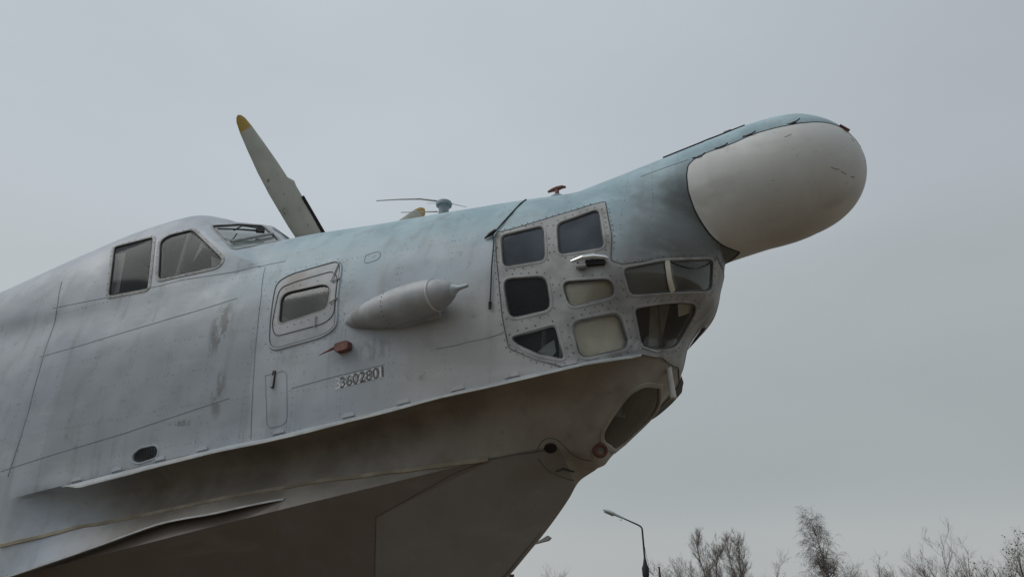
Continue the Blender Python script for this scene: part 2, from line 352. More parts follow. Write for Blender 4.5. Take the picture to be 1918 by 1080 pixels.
class MB:
    """collects verts and faces"""
    def __init__(s): s.v = []; s.f = []
    def add(s, V, F):
        b = len(s.v); s.v += [tuple(map(float, p)) for p in V]; s.f += [tuple(i+b for i in f) for f in F]; return s
    def box(s, c, size, rot=None, bev=.0):
        x, y, z = [k/2 for k in size]; Mx = rot or Matrix()
        if bev > 0:
            V = []; b = bev
            for sz in (-1, 1):
                for (px, py) in ((-x+b, -y), (x-b, -y), (x, -y+b), (x, y-b), (x-b, y), (-x+b, y), (-x, y-b), (-x, -y+b)): V.append((px, py, sz*z))
            F = [tuple(range(7, -1, -1)), tuple(range(8, 16))]+[(i, (i+1) % 8, (i+1) % 8+8, i+8) for i in range(8)]
        else:
            V = [(a*x, b_*y, c_*z) for c_ in (-1, 1) for a, b_ in ((-1, -1), (1, -1), (1, 1), (-1, 1))]
            F = [(3, 2, 1, 0), (4, 5, 6, 7), (0, 1, 5, 4), (1, 2, 6, 5), (2, 3, 7, 6), (3, 0, 4, 7)]
        V = [Vector(c)+(Mx.to_3x3() @ Vector(p)) for p in V]
        return s.add(V, F)
    def tube(s, pts, rad, n=8, cap=True):
        pts = [Vector(p) for p in pts]; rs = rad if hasattr(rad, '__len__') else [rad]*len(pts)
        V = []; F = []; ref = None
        for i, p in enumerate(pts):
            t = (pts[min(i+1, len(pts)-1)]-pts[max(i-1, 0)]).normalized()
            if ref is None:
                ref = t.orthogonal().normalized()
            else:
                ref = (ref-t*ref.dot(t)).normalized()
            b = t.cross(ref)
            for k in range(n):
                a = 2*math.pi*k/n; V.append(p+(ref*math.cos(a)+b*math.sin(a))*rs[i])
        for i in range(len(pts)-1):
            for k in range(n):
                F.append((i*n+k, i*n+(k+1) % n, (i+1)*n+(k+1) % n, (i+1)*n+k))
        if cap: F += [tuple(range(n-1, -1, -1)), tuple((len(pts)-1)*n+k for k in range(n))]
        return s.add(V, F)
    def lathe(s, prof, org, axis, n=28):
        """prof: (distance along axis, radius)"""
        org = Vector(org); ax = Vector(axis).normalized(); r0 = ax.orthogonal().normalized(); b = ax.cross(r0)
        V = []; F = []
        for d, r in prof:
            for k in range(n):
                a = 2*math.pi*k/n; V.append(org+ax*d+(r0*math.cos(a)+b*math.sin(a))*max(r, 1e-4))
        for i in range(len(prof)-1):
            for k in range(n): F.append((i*n+k, i*n+(k+1) % n, (i+1)*n+(k+1) % n, (i+1)*n+k))
        F += [tuple(range(n-1, -1, -1)), tuple((len(prof)-1)*n+k for k in range(n))]
        return s.add(V, F)
    def obj(s, name, mat, parent=None, smooth=True, sharp=35, **k): return new_obj(name, s.v, s.f, mat, parent, smooth, sharp, **k)

# ------------------------------------------------------------------ ground
g = 900.
GV = []; GF = []
gx = sorted(set([-g, -400, -150]+list(range(-60, 61, 6))+[150, 400, g]))
for j, yy in enumerate(gx):
    for i, xx in enumerate(gx): GV.append((xx, yy, 0.))
k = len(gx)
for j in range(k-1):
    for i in range(k-1): GF.append((j*k+i, j*k+i+1, (j+1)*k+i+1, (j+1)*k+i))
new_obj('ground', GV, GF, M['ground'], smooth=False, kind='structure')

# ------------------------------------------------------------------ the flying boat
YAW = R(22)
boat = empty('flying_boat', (math.sin(YAW)*6.0, math.cos(YAW)*6.0, 0), -YAW,
             label='weathered grey flying boat with glazed nose, white radome beak and spray strip', category='aircraft')

TS_ = 1.1                                   # scale of the roll angle in the unrolled skin
def D2P(pts): return [(u, R(t)*TS_) for u, t in pts]
def P3(P):
    P = np.asarray(P, float); return surf(P[:, 0], P[:, 1]/TS_)
def NRM(P, e=.004):
    P = np.asarray(P, float)
    a = P3(P+[e, 0])-P3(P-[e, 0]); b = P3(np.clip(P+[0, e], [-99, 0], [99, math.pi*TS_]))-P3(np.clip(P-[0, e], [-99, 0], [99, math.pi*TS_]))
    n = np.cross(a, b); n /= np.maximum(np.linalg.norm(n, axis=1, keepdims=True), 1e-9)
    # outward: away from the section centre
    c = np.stack([P[:, 0], 0*P[:, 0], CEN(P[:, 0])], 1)
    sgn = np.sign(np.sum(n*(P3(P)-c), 1)); return n*np.where(sgn == 0, 1, sgn)[:, None]
def rounded(poly, rad=.05, step=.02, closed=True):
    """corner-rounded, resampled loop in the unrolled skin"""
    P = [Vector(p) for p in poly]; n = len(P); out = []
    for i in range(n):
        if not closed and i in (0, n-1): out.append(P[i]); continue
        a, b, c = P[i-1], P[i], P[(i+1) % n]
        ra = min(rad, .45*(a-b).length); rc = min(rad, .45*(c-b).length)
        p0 = b+(a-b).normalized()*ra; p2 = b+(c-b).normalized()*rc
        for k in range(6):
            t = k/5; out.append(p0*(1-t)**2+b*2*t*(1-t)+p2*t*t)
    res = []
    m = len(out)
    for i in range(m if closed else m-1):
        a, b = out[i], out[(i+1) % m]; L = (b-a).length; kk = max(1, int(L/step))
        for j in range(kk): res.append(a.lerp(b, j/kk))
    if not closed: res.append(out[-1])
    q = []
    for p in res:
        if not q or (p-q[-1]).length > .004: q.append(p)
    if closed and (q[0]-q[-1]).length < .004: q.pop()
    return [(p.x, p.y) for p in q]
def pip(poly, P):
    poly = np.asarray(poly); x, y = P[:, 0], P[:, 1]; ins = np.zeros(len(P), bool); j = len(poly)-1
    for i in range(len(poly)):
        xi, yi = poly[i]; xj, yj = poly[j]
        c = ((yi > y) != (yj > y)) & (x < (xj-xi)*(y-yi)/((yj-yi) if yj != yi else 1e-12)+xi)
        ins ^= c; j = i
    return ins

# openings and panels in hull coordinates: (station u in metres, roll angle from the top in degrees)
WIN = dict(
  w1=[(-2.138,53.63),(-2.140,51.84),(-2.128,50.92),(-2.102,50.93),(-2.061,51.55),(-2.021,52.21),(-1.982,52.92),(-1.942,53.66),(-1.903,54.44),(-1.863,55.25),(-1.824,56.08),(-1.796,57.13),(-1.777,58.87),(-1.767,61.23),(-1.760,64.35),(-1.755,67.35),(-1.750,70.25),(-1.746,73.07),(-1.742,75.80),(-1.746,77.45),(-1.761,77.95),(-1.787,77.37),(-1.823,76.10),(-1.860,74.85),(-1.897,73.64),(-1.934,72.45),(-1.971,71.29),(-2.008,70.18),(-2.046,69.13),(-2.074,68.06),(-2.093,66.61),(-2.103,64.76),(-2.110,62.05),(-2.118,59.30),(-2.128,56.50)],
  w2=[(-1.662,64.69),(-1.662,62.41),(-1.651,61.15),(-1.627,60.96),(-1.590,61.37),(-1.554,61.83),(-1.518,62.42),(-1.482,63.09),(-1.447,63.80),(-1.411,64.49),(-1.376,65.11),(-1.351,66.23),(-1.331,68.69),(-1.319,72.32),(-1.308,76.90),(-1.299,81.05),(-1.291,84.84),(-1.284,88.34),(-1.278,91.58),(-1.273,94.54),(-1.274,96.35),(-1.287,96.90),(-1.311,96.19),(-1.350,94.29),(-1.389,92.24),(-1.429,90.15),(-1.468,88.08),(-1.508,86.11),(-1.548,84.29),(-1.588,82.68),(-1.615,81.38),(-1.632,79.73),(-1.639,77.61),(-1.644,74.57),(-1.649,71.41),(-1.655,68.13)],
  w3=[(-2.081,77.99),(-2.080,75.60),(-2.060,74.83),(-2.019,75.74),(-1.975,77.33),(-1.932,78.98),(-1.888,80.69),(-1.845,82.45),(-1.802,84.23),(-1.760,86.52),(-1.732,89.23),(-1.718,92.32),(-1.713,94.57),(-1.709,96.79),(-1.704,98.95),(-1.700,101.08),(-1.703,103.29),(-1.724,103.99),(-1.762,103.21),(-1.803,101.89),(-1.843,100.56),(-1.884,99.24),(-1.925,97.94),(-1.966,96.66),(-2.008,94.94),(-2.035,92.71),(-2.050,89.91),(-2.056,87.56),(-2.062,85.19),(-2.068,82.80),(-2.074,80.40)],
  w4=[(-1.596,100.32),(-1.598,98.04),(-1.581,97.40),(-1.546,98.59),(-1.508,100.49),(-1.470,102.48),(-1.433,104.52),(-1.396,106.50),(-1.360,108.38),(-1.324,110.15),(-1.289,111.79),(-1.255,113.69),(-1.233,115.75),(-1.224,118.08),(-1.224,118.99),(-1.229,120.87),(-1.247,121.51),(-1.279,120.84),(-1.314,119.55),(-1.350,118.18),(-1.386,116.74),(-1.423,115.28),(-1.459,113.82),(-1.496,112.39),(-1.532,110.68),(-1.558,108.59),(-1.574,105.98),(-1.585,103.18)],
  w5=[(-2.011,104.98),(-2.015,103.93),(-2.007,103.55),(-1.986,103.89),(-1.951,104.78),(-1.916,105.70),(-1.881,106.63),(-1.846,107.57),(-1.811,108.52),(-1.776,109.45),(-1.741,110.38),(-1.707,111.29),(-1.683,112.15),(-1.667,113.29),(-1.658,114.70),(-1.649,116.94),(-1.641,119.09),(-1.633,121.15),(-1.626,123.13),(-1.618,125.03),(-1.618,125.90),(-1.629,126.00),(-1.649,125.34),(-1.682,123.99),(-1.716,122.59),(-1.750,121.14),(-1.784,119.64),(-1.810,118.39),(-1.836,117.05),(-1.861,115.60),(-1.891,113.75),(-1.922,111.86),(-1.952,109.93),(-1.975,108.37),(-1.993,106.87),(-2.007,105.45)],
  w6=[(-1.544,119.73),(-1.544,117.75),(-1.525,117.18),(-1.489,118.13),(-1.458,119.37),(-1.427,120.64),(-1.396,121.92),(-1.366,123.20),(-1.336,124.46),(-1.306,125.69),(-1.276,126.88),(-1.240,128.67),(-1.217,130.79),(-1.206,133.26),(-1.202,135.17),(-1.198,137.03),(-1.194,138.84),(-1.190,140.60),(-1.188,141.69),(-1.202,141.73),(-1.234,140.71),(-1.262,139.56),(-1.291,138.42),(-1.320,137.29),(-1.349,136.15),(-1.379,135.02),(-1.408,133.87),(-1.438,132.75),(-1.475,131.17),(-1.502,129.40),(-1.516,127.31),(-1.522,125.52),(-1.529,123.67),(-1.538,121.74)],
  w7=[(-1.140,115.72),(-1.139,114.45),(-1.129,113.89),(-1.109,114.06),(-1.074,114.80),(-1.039,115.51),(-1.004,116.20),(-0.970,116.88),(-0.936,117.56),(-0.901,118.26),(-0.878,118.82),(-0.854,119.50),(-0.830,120.32),(-0.797,121.63),(-0.765,123.07),(-0.732,124.69),(-0.699,126.52),(-0.666,128.66),(-0.633,131.19),(-0.600,134.28),(-0.567,138.19),(-0.549,141.61),(-0.540,145.13),(-0.541,148.28),(-0.550,152.38),(-0.559,155.87),(-0.567,158.61),(-0.576,161.22),(-0.584,161.80),(-0.598,160.24),(-0.618,157.02),(-0.648,152.55),(-0.679,149.08),(-0.710,146.21),(-0.742,143.72),(-0.773,141.51),(-0.804,139.53),(-0.828,138.16),(-0.852,136.91),(-0.875,135.76),(-0.906,134.38),(-0.937,133.07),(-0.968,131.82),(-0.998,130.62),(-1.029,129.45),(-1.060,128.32),(-1.091,127.20),(-1.111,126.21),(-1.123,124.95),(-1.129,123.45),(-1.131,121.50),(-1.133,119.58),(-1.136,117.66)],
  w8=[(-1.119,134.53),(-1.115,133.35),(-1.103,132.98),(-1.084,133.44),(-1.050,134.72),(-1.017,136.05),(-0.983,137.45),(-0.960,138.50),(-0.936,139.63),(-0.913,140.84),(-0.877,142.81),(-0.842,144.94),(-0.818,146.53),(-0.795,148.39),(-0.772,150.57),(-0.745,153.60),(-0.727,156.24),(-0.719,158.87),(-0.720,161.40),(-0.722,162.23),(-0.730,164.56),(-0.742,166.50),(-0.758,167.90),(-0.781,169.01),(-0.804,169.94),(-0.826,170.69),(-0.848,171.13),(-0.869,171.05),(-0.887,170.35),(-0.902,169.14),(-0.919,167.18),(-0.937,164.79),(-0.958,162.35),(-0.979,160.23),(-0.999,158.20),(-1.019,156.05),(-1.048,152.77),(-1.077,149.90),(-1.094,148.36),(-1.107,147.25),(-1.112,146.14),(-1.114,144.34),(-1.115,142.51),(-1.116,140.64),(-1.118,138.69),(-1.118,136.66)],
  side=[(-4.198,58.74),(-4.181,58.06),(-4.155,57.60),(-4.120,57.37),(-4.074,57.25),(-4.028,57.12),(-3.983,56.99),(-3.937,56.86),(-3.892,56.73),(-3.847,56.60),(-3.811,56.61),(-3.780,56.86),(-3.754,57.36),(-3.746,57.56),(-3.726,58.37),(-3.713,59.57),(-3.706,61.16),(-3.703,63.40),(-3.701,65.63),(-3.706,67.15),(-3.723,68.18),(-3.753,68.73),(-3.799,69.10),(-3.845,69.48),(-3.891,69.86),(-3.937,70.24),(-3.983,70.63),(-4.030,71.01),(-4.077,71.40),(-4.124,71.78),(-4.156,71.73),(-4.177,70.98),(-4.187,69.50),(-4.193,67.33),(-4.200,65.15),(-4.208,62.97),(-4.212,61.30),(-4.210,59.98),(-4.202,59.01)],
  A=[(-6.720,28.10),(-6.740,27.26),(-6.742,26.75),(-6.726,26.58),(-6.654,26.62),(-6.585,26.60),(-6.517,26.56),(-6.449,26.52),(-6.382,26.46),(-6.317,26.37),(-6.252,26.27),(-6.229,26.38),(-6.207,26.80),(-6.183,27.55),(-6.134,29.64),(-6.095,31.52),(-6.062,33.29),(-6.033,35.00),(-6.008,36.69),(-5.985,38.35),(-5.964,40.01),(-5.945,41.69),(-5.928,43.39),(-5.911,45.14),(-5.909,45.71),(-5.917,46.06),(-5.934,46.19),(-5.997,46.23),(-6.059,46.27),(-6.123,46.30),(-6.186,46.33),(-6.250,46.35),(-6.315,46.37),(-6.380,46.39),(-6.400,46.29),(-6.415,45.95),(-6.424,45.40),(-6.442,43.61),(-6.462,41.84),(-6.483,40.09),(-6.507,38.33),(-6.535,36.54),(-6.567,34.69),(-6.606,32.73),(-6.655,30.60)],
  B=[(-6.013,30.52),(-6.032,29.47),(-6.037,28.58),(-6.029,27.86),(-6.020,27.46),(-6.004,26.86),(-5.984,26.36),(-5.958,26.01),(-5.905,25.43),(-5.852,24.82),(-5.803,24.11),(-5.775,23.90),(-5.738,24.12),(-5.691,24.85),(-5.593,26.89),(-5.498,29.00),(-5.416,30.81),(-5.340,32.46),(-5.269,34.01),(-5.203,35.47),(-5.141,36.86),(-5.114,37.64),(-5.102,38.37),(-5.105,39.07),(-5.108,39.30),(-5.122,39.90),(-5.143,40.33),(-5.170,40.58),(-5.222,40.86),(-5.273,41.16),(-5.324,41.46),(-5.376,41.76),(-5.427,42.07),(-5.478,42.39),(-5.533,42.60),(-5.589,42.74),(-5.645,42.87),(-5.702,43.01),(-5.759,43.15),(-5.789,43.04),(-5.812,42.55),(-5.829,41.68),(-5.852,39.85),(-5.878,38.03),(-5.906,36.20),(-5.938,34.35),(-5.973,32.47)],
  ws=[(-5.616,19.50),(-5.644,18.83),(-5.659,18.22),(-5.658,17.67),(-5.638,16.27),(-5.618,14.87),(-5.598,13.48),(-5.577,12.08),(-5.556,10.68),(-5.547,10.18),(-5.537,9.73),(-5.524,9.34),(-5.492,8.42),(-5.459,7.50),(-5.426,6.57),(-5.393,5.65),(-5.376,5.41),(-5.352,5.44),(-5.322,5.76),(-5.218,7.21),(-5.117,8.75),(-5.018,10.39),(-4.993,10.97),(-4.979,11.64),(-4.977,12.40),(-4.988,14.87),(-4.999,17.37),(-5.002,18.19),(-5.006,19.00),(-5.009,19.80),(-5.020,22.13),(-5.030,24.46),(-5.040,26.78),(-5.050,29.08),(-5.060,31.35),(-5.068,31.86),(-5.086,31.82),(-5.112,31.23),(-5.191,29.11),(-5.273,27.05),(-5.355,25.06),(-5.440,23.14),(-5.527,21.28)],
  front=[(-5.020,-0.00),(-5.020,4.89),(-5.257,4.36),(-5.257,-0.00)],
  chin=[(-1.545,180.00),(-1.554,166.74),(-1.275,160.37),(-1.170,165.81),(-1.110,180.00)],
)
REG = dict(
  glaze=[(-0.489,180.00),(-0.506,148.82),(-0.836,119.02),(-1.148,111.25),(-1.226,106.54),(-1.213,94.34),(-1.297,58.95),(-1.768,53.17),(-2.196,47.68),(-2.127,71.55),(-2.087,93.13),(-2.042,107.10),(-1.826,119.66),(-1.610,129.36),(-1.355,138.33),(-1.118,148.46),(-1.002,160.16),(-0.940,180.00)],
  radome=[(-0.330,180.00),(-0.450,145.48),(-0.546,111.11),(-0.613,85.57),(-0.641,69.02),(-0.638,57.04),(-0.618,50.04),(-0.561,47.23),(-0.430,48.41),(-0.217,56.42),(-0.011,61.77),(0.223,66.91),(0.334,66.15),(0.643,54.00),(0.700,60.00),(0.760,66.00),(0.760,180.00)],
  plate=[(-4.334,51.97),(-4.199,48.66),(-3.717,45.86),(-3.648,49.52),(-3.576,77.43),(-3.698,80.97),(-4.183,84.08),(-4.254,80.89)],
  vent=[(-5.576,120.72),(-5.502,118.80),(-5.339,118.33),(-5.296,119.99),(-5.302,122.28),(-5.477,123.52),(-5.558,122.90)],
)
SEAMS = dict(
  seam_low=([(-7.197,120.65),(-6.575,116.96),(-5.731,112.29),(-5.151,107.68),(-4.592,103.12)], 0.005),
  seam_num=([(-3.970,102.54),(-3.563,100.01),(-3.099,97.83)], 0.004),
  seam_mid=([(-7.094,68.48),(-6.561,66.59),(-5.585,61.67),(-4.729,56.08)], 0.005),
  seam_sill=([(-7.175,46.86),(-6.432,46.71),(-5.752,45.68),(-5.024,42.89),(-4.550,41.34),(-4.339,41.16)], 0.005),
  seam_frame=([(-7.234,37.22),(-7.114,46.78),(-7.088,57.14),(-7.026,74.87),(-7.010,94.87),(-7.042,110.49),(-7.084,122.82)], 0.012),
  seam_vert=([(-4.555,42.42),(-4.445,58.61),(-4.400,73.72),(-4.370,93.72),(-4.340,112.08),(-4.321,120.24)], 0.006),
  seam_pod=([(-2.642,94.44),(-2.361,94.05),(-2.088,98.68)], 0.005),
  seam_beak=([(-1.030,39.31),(-0.818,41.43),(-0.615,44.54)], 0.006),
  seam_bottom=([(-2.409,147.82),(-2.667,147.24),(-2.979,149.80),(-3.333,152.51)], 0.006),
  seam_bottom_v=([(-3.333,152.51),(-3.403,160.34),(-3.480,167.52)], 0.006),
  crack=([(-2.398,147.22),(-2.216,151.29),(-2.028,156.67),(-1.937,158.45)], 0.012),
  cheek=([(-2.041,156.47),(-1.995,153.90),(-1.935,153.87),(-1.857,156.64),(-1.814,161.34),(-1.791,164.83),(-1.754,169.54),(-1.671,174.13)], 0.007),
  lowplate=([(-2.044,159.41),(-2.010,166.42),(-1.936,172.53),(-1.861,178.09)], 0.008),
  hatch=([(-3.438,45.51),(-3.296,44.30),(-3.270,48.73),(-3.427,50.01),(-3.438,45.51)], 0.005),
  door=([(-4.245,95.22),(-4.032,93.89),(-3.975,116.44),(-4.170,117.42),(-4.245,95.22)], 0.005),
)
CREAM = [(-6.981,140.73),(-6.827,140.73),(-6.686,141.30),(-6.555,141.98),(-6.425,142.70),(-6.270,143.27),(-6.061,142.95),(-5.845,142.54),(-5.628,142.14),(-5.454,141.74),(-5.223,141.32),(-5.001,140.89),(-4.774,140.51),(-4.516,140.17),(-4.280,139.94),(-3.982,139.94),(-3.627,139.86),(-3.211,140.66),(-2.832,142.60),(-2.614,144.52),(-2.398,147.22)]
DIV7 = [(-0.837,120.12),(-0.838,124.87),(-0.839,130.40),(-0.839,137.19)]
DIV8 = [(-0.939,139.90),(-0.957,147.96),(-0.972,154.95),(-0.982,159.71)]
WHT8 = [(-0.804,148.24),(-0.692,161.33),(-0.733,168.64),(-0.824,159.68)]
SKY5 = [(-1.831,115.79),(-1.759,115.57),(-1.699,116.22),(-1.687,121.07),(-1.721,121.51)]
PAN8 = [(-0.921,140.69),(-0.776,150.64),(-0.898,171.82),(-0.975,160.04)]
LEADW = [(-1.935,158.21)]
EDGE = [(-6.140,-1.184,2.668),(-5.869,-1.184,2.706),(-5.585,-1.180,2.744),(-5.058,-1.142,2.831),(-4.553,-1.197,2.872),(-4.116,-1.130,2.933),(-3.737,-1.155,2.965),(-3.423,-1.111,3.024),(-3.092,-1.103,3.067),(-2.563,-1.143,3.128),(-2.073,-1.091,3.196),(-1.771,-1.088,3.231),(-1.484,-1.056,3.275),(-1.290,-0.928,3.330),(-1.188,-0.821,3.371),(-1.113,-0.721,3.406)]

PANE = dict(w1='glass_blue', w2='glass_blue', w3='glass_dark', w4='glass_clear', w5='glass_dark', w6='glass_clear', w7='glass_haze', w8='glass_clear', side='glass_haze', A='glass_dark', B='glass_dark', ws='glass_screen', front='glass_screen', chin='glass_chin')
U0, U1 = -7.45, .7598
loops = {}
for k_, poly in WIN.items():
    loops[k_] = rounded(D2P(poly), .11 if k_ == 'chin' else .03, .02, False) if k_ in ('chin', 'front') else rounded(D2P(poly), .012, .02)
for k_, poly in REG.items():
    loops[k_] = rounded(D2P(poly), {'plate': .07, 'vent': .03, 'glaze': .03, 'radome': .03}[k_], .025, k_ in ('plate', 'vent'))

# crease lines the skin must follow: chine, spray corner, windscreen edges
creases = []
uu = np.arange(-7.4, -1.86, .04); creases.append([(u, math.atan2(float(BC(u)), float(WC(u)-CEN(u)))*TS_) for u in uu])
uu = np.arange(-7.4, -.98, .03); hh = main(uu, WS(uu)+.001); creases.append([(u, math.atan2(float(h), float(WS(u)-CEN(u)))*TS_) for u, h in zip(uu, hh) if h > .05])
uu = np.arange(-7.4, -4.08, .04); hh = main(uu, FW(uu)); creases.append([(u, math.atan2(float(h), float(FW(u)-CEN(u)))*TS_) for u, h in zip(uu, hh)])
def ws_crease(fn, ulist):
    res = []
    for u in ulist:
        wv = np.linspace(4.6, 5.95, 700); hv = fn(np.full_like(wv, u), wv)
        ok = hv > 0; f_ = np.where(ok, wsplane(np.full_like(wv, u), np.where(ok, hv, 0), wv), np.nan)
        s_ = np.where((f_[:-1]*f_[1:]) < 0)[0]
        if len(s_):
            i = s_[0]; w_ = wv[i]-f_[i]*(wv[i+1]-wv[i])/(f_[i+1]-f_[i]); h_ = np.interp(w_, wv, np.where(ok, hv, 0))
            res.append((u, math.atan2(float(h_), float(w_-CEN(u)))*TS_))
    return res
c1 = ws_crease(lambda u, w: canopy(u, w, None), np.arange(-5.98, -4.86, .025)); creases.append(c1)

def make_skin():
    us = np.concatenate([np.arange(U0, -2.2, .045), np.arange(-2.2, -.4, .024), np.arange(-.4, .45, .035), [.47,.50,.53,.56,.59,.615,.64,.66,.68,.70,.715,.728,.738,.746,.752,.756,U1]])
    th = np.linspace(0, math.pi*TS_, 122)
    GU, GT = np.meshgrid(us, th, indexing='ij'); P = np.stack([GU.ravel(), GT.ravel()], 1)
    cons = [(lp, k not in ('chin', 'front', 'glaze', 'radome')) for k, lp in loops.items()]+[(c, False) for c in creases]
    allp = np.array([p for lp, _ in cons for p in lp])
    # thin grid points that crowd the loops
    keep = np.ones(len(P), bool)
    border = (P[:, 0] <= U0+1e-6) | (P[:, 0] >= U1-1e-6) | (P[:, 1] < 1e-6) | (P[:, 1] > math.pi*TS_-1e-6)
    for i in range(0, len(allp), 200):
        d = np.abs(P[:, None, :]-allp[None, i:i+200, :]); d = (d[..., 0]**2+d[..., 1]**2).min(1); keep &= (d > .011**2)
    keep |= border
    V = [Vector(p) for p in P[keep]]; E = []
    for lp, closed in cons:
        b = len(V); V += [Vector(p) for p in lp]; n = len(lp)
        E += [(b+i, b+i+1) for i in range(n-1)]+([(b+n-1, b)] if closed else [])
    r = delaunay_2d_cdt(V, E, [], 0, 1e-5)
    return np.array([(v.x, v.y) for v in r[0]]), np.array([f for f in r[2]])
SP, SF = make_skin()
S3 = P3(SP); SN = NRM(SP)
S3[SP[:, 1] > math.pi*TS_-1e-5, 1] = 0; S3[SP[:, 1] < 1e-5, 1] = 0
cent = SP[SF].mean(1)
lab = np.array(['hull']*len(SF), dtype=object)
for nm in ('glaze', 'radome', 'plate', 'vent'): lab[pip(loops[nm], cent)] = nm
for nm in WIN: lab[pip(loops[nm], cent)] = nm
c3 = S3[SF].mean(1)
isb = (lab == 'hull') & ((c3[:, 2] < WC(c3[:, 0])-.001) & (c3[:, 0] < -1.86) | (c3[:, 2] < FW(c3[:, 0])) & (c3[:, 0] < -4.08))  # flare below the fin takes the dark bottom colour as painted shade
isf = (lab == 'hull') & ~isb & (c3[:, 2] < WS(c3[:, 0])-.001) & (c3[:, 0] > U0)
lab[isb] = 'bottom'; lab[isf] = 'flare'
# drop zero-area slivers
ar = np.linalg.norm(np.cross(S3[SF[:, 1]]-S3[SF[:, 0]], S3[SF[:, 2]]-S3[SF[:, 0]]), axis=1)
okf = ar > 1e-9; SF = SF[okf]; lab = lab[okf]
# orient outward
fn = np.cross(S3[SF[:, 1]]-S3[SF[:, 0]], S3[SF[:, 2]]-S3[SF[:, 0]])
flip = np.sum(fn*SN[SF].mean(1), 1) < 0; SF[flip] = SF[flip][:, ::-1]
def sub(sel, off=0.):
    f = SF[sel]; idx, inv = np.unique(f, return_inverse=True); return S3[idx]+SN[idx]*off, inv.reshape(-1, 3)
MIR = np.array([1, -1, 1])
def both(V, F):
    return np.concatenate([V, V*MIR]), np.concatenate([F, F[:, ::-1]+len(V)])
def weld(o):
    bm = bmesh.new(); bm.from_mesh(o.data); bmesh.ops.remove_doubles(bm, verts=bm.verts, dist=.0006)
    for e in bm.edges: e.smooth = not (len(e.link_faces) == 2 and e.calc_face_angle(0) > R(24))
    bm.to_mesh(o.data); bm.free()
# aft hull, plain grid
ua = np.concatenate([np.arange(-13.5, U0-.1, .2), [U0]]); ta = np.linspace(0, math.pi, 122)
GA, TA = np.meshgrid(ua, ta, indexing='ij'); VA = surf(GA.ravel(), TA.ravel()); na = len(ta)
FA = np.array([q for i in range(len(ua)-1) for j in range(na-1) for q in ((i*na+j, i*na+j+1, (i+1)*na+j+1), (i*na+j, (i+1)*na+j+1, (i+1)*na+j))])
fa = np.cross(VA[FA[:, 1]]-VA[FA[:, 0]], VA[FA[:, 2]]-VA[FA[:, 0]]); ca_ = np.stack([VA[FA].mean(1)[:, 0], 0*fa[:, 0], CEN(VA[FA].mean(1)[:, 0])], 1)
fl = np.sum(fa*(VA[FA].mean(1)-ca_), 1) < 0; FA[fl] = FA[fl][:, ::-1]
V, F = sub((lab == 'hull'))
ca3 = VA[FA].mean(1); ab = ca3[:, 2] < np.maximum(WC(ca3[:, 0]), FW(ca3[:, 0])); af = ~ab & (ca3[:, 2] < WS(ca3[:, 0]))
def aft(sel): return VA, FA[sel]
def cat(A, B): return np.concatenate([A[0], B[0]]), np.concatenate([A[1], B[1]+len(A[0])])
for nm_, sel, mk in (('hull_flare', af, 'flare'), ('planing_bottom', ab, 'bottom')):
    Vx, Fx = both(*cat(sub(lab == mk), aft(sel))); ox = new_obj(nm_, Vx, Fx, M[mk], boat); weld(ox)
    bm = bmesh.new(); bm.from_mesh(ox.data); bmesh.ops.delete(bm, geom=[v for v in bm.verts if not v.link_faces], context='VERTS'); bm.to_mesh(ox.data); bm.free()
V2, F2 = cat((V, F), aft(~ab & ~af))
V2, F2 = both(V2, F2)
rim = [tuple(p) for p in VA[:na]]+[tuple(p) for p in (VA[:na]*MIR)[::-1]]
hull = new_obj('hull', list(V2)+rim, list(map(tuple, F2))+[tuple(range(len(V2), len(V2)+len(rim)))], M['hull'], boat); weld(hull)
V, F = both(*sub(lab == 'glaze', .003)); gl_frame = new_obj('nose_glazing_frame', V, F, M['frame'], boat); weld(gl_frame)
V, F = both(*sub(lab == 'radome', .004)); radome = new_obj('radome', V, F, M['radome'], boat); weld(radome)
# inner lining gives the skin its thickness
V, F = sub((lab == 'hull') | (lab == 'glaze') | (lab == 'plate') | (lab == 'vent') | (lab == 'flare') | (lab == 'bottom'), -.035); sel = V[F].mean(1)[:, 0] < -.45; V, F = both(V, F[sel][:, ::-1])
lin = new_obj('cabin_lining', V, F, M['lining'], boat); weld(lin)

def sweep_loop(lp, prof, closed=True, side=1):
    """sweep a (outward-in-plane, height) profile along a loop on the skin"""
    P = np.array(lp); n = len(P); X = P3(P); Nn = NRM(P)
    nxt = np.roll(X, -1, 0); prv = np.roll(X, 1, 0)
    if not closed: nxt[-1] = X[-1]; prv[0] = X[0]
    T = nxt-prv; T /= np.maximum(np.linalg.norm(T, axis=1, keepdims=True), 1e-9)
    O = np.cross(T, Nn); O /= np.maximum(np.linalg.norm(O, axis=1, keepdims=True), 1e-9)
    if closed:
        c = X.mean(0)
        if np.sum(O*(X-c)) < 0: O = -O
    V = []; F = []; m = len(prof)
    for a, h in prof: V.append(X+O*a+Nn*h)
    V = np.concatenate(V)
    for i in range(n if closed else n-1):
        j = (i+1) % n
        for k in range(m-1): F.append((k*n+i, k*n+j, (k+1)*n+j, (k+1)*n+i))
    if side < 0: V = V*MIR
    return V, F
RIM = [(.020, -.001), (.018, .006), (.003, .007), (-.004, .001), (-.006, -.040)]
GASK = [(-.003, .004), (-.010, .001), (-.012, -.012)]
win_label = dict(w4='pane with pale canvas blind behind it', w6='pane with pale canvas blind behind it')
panes = {}
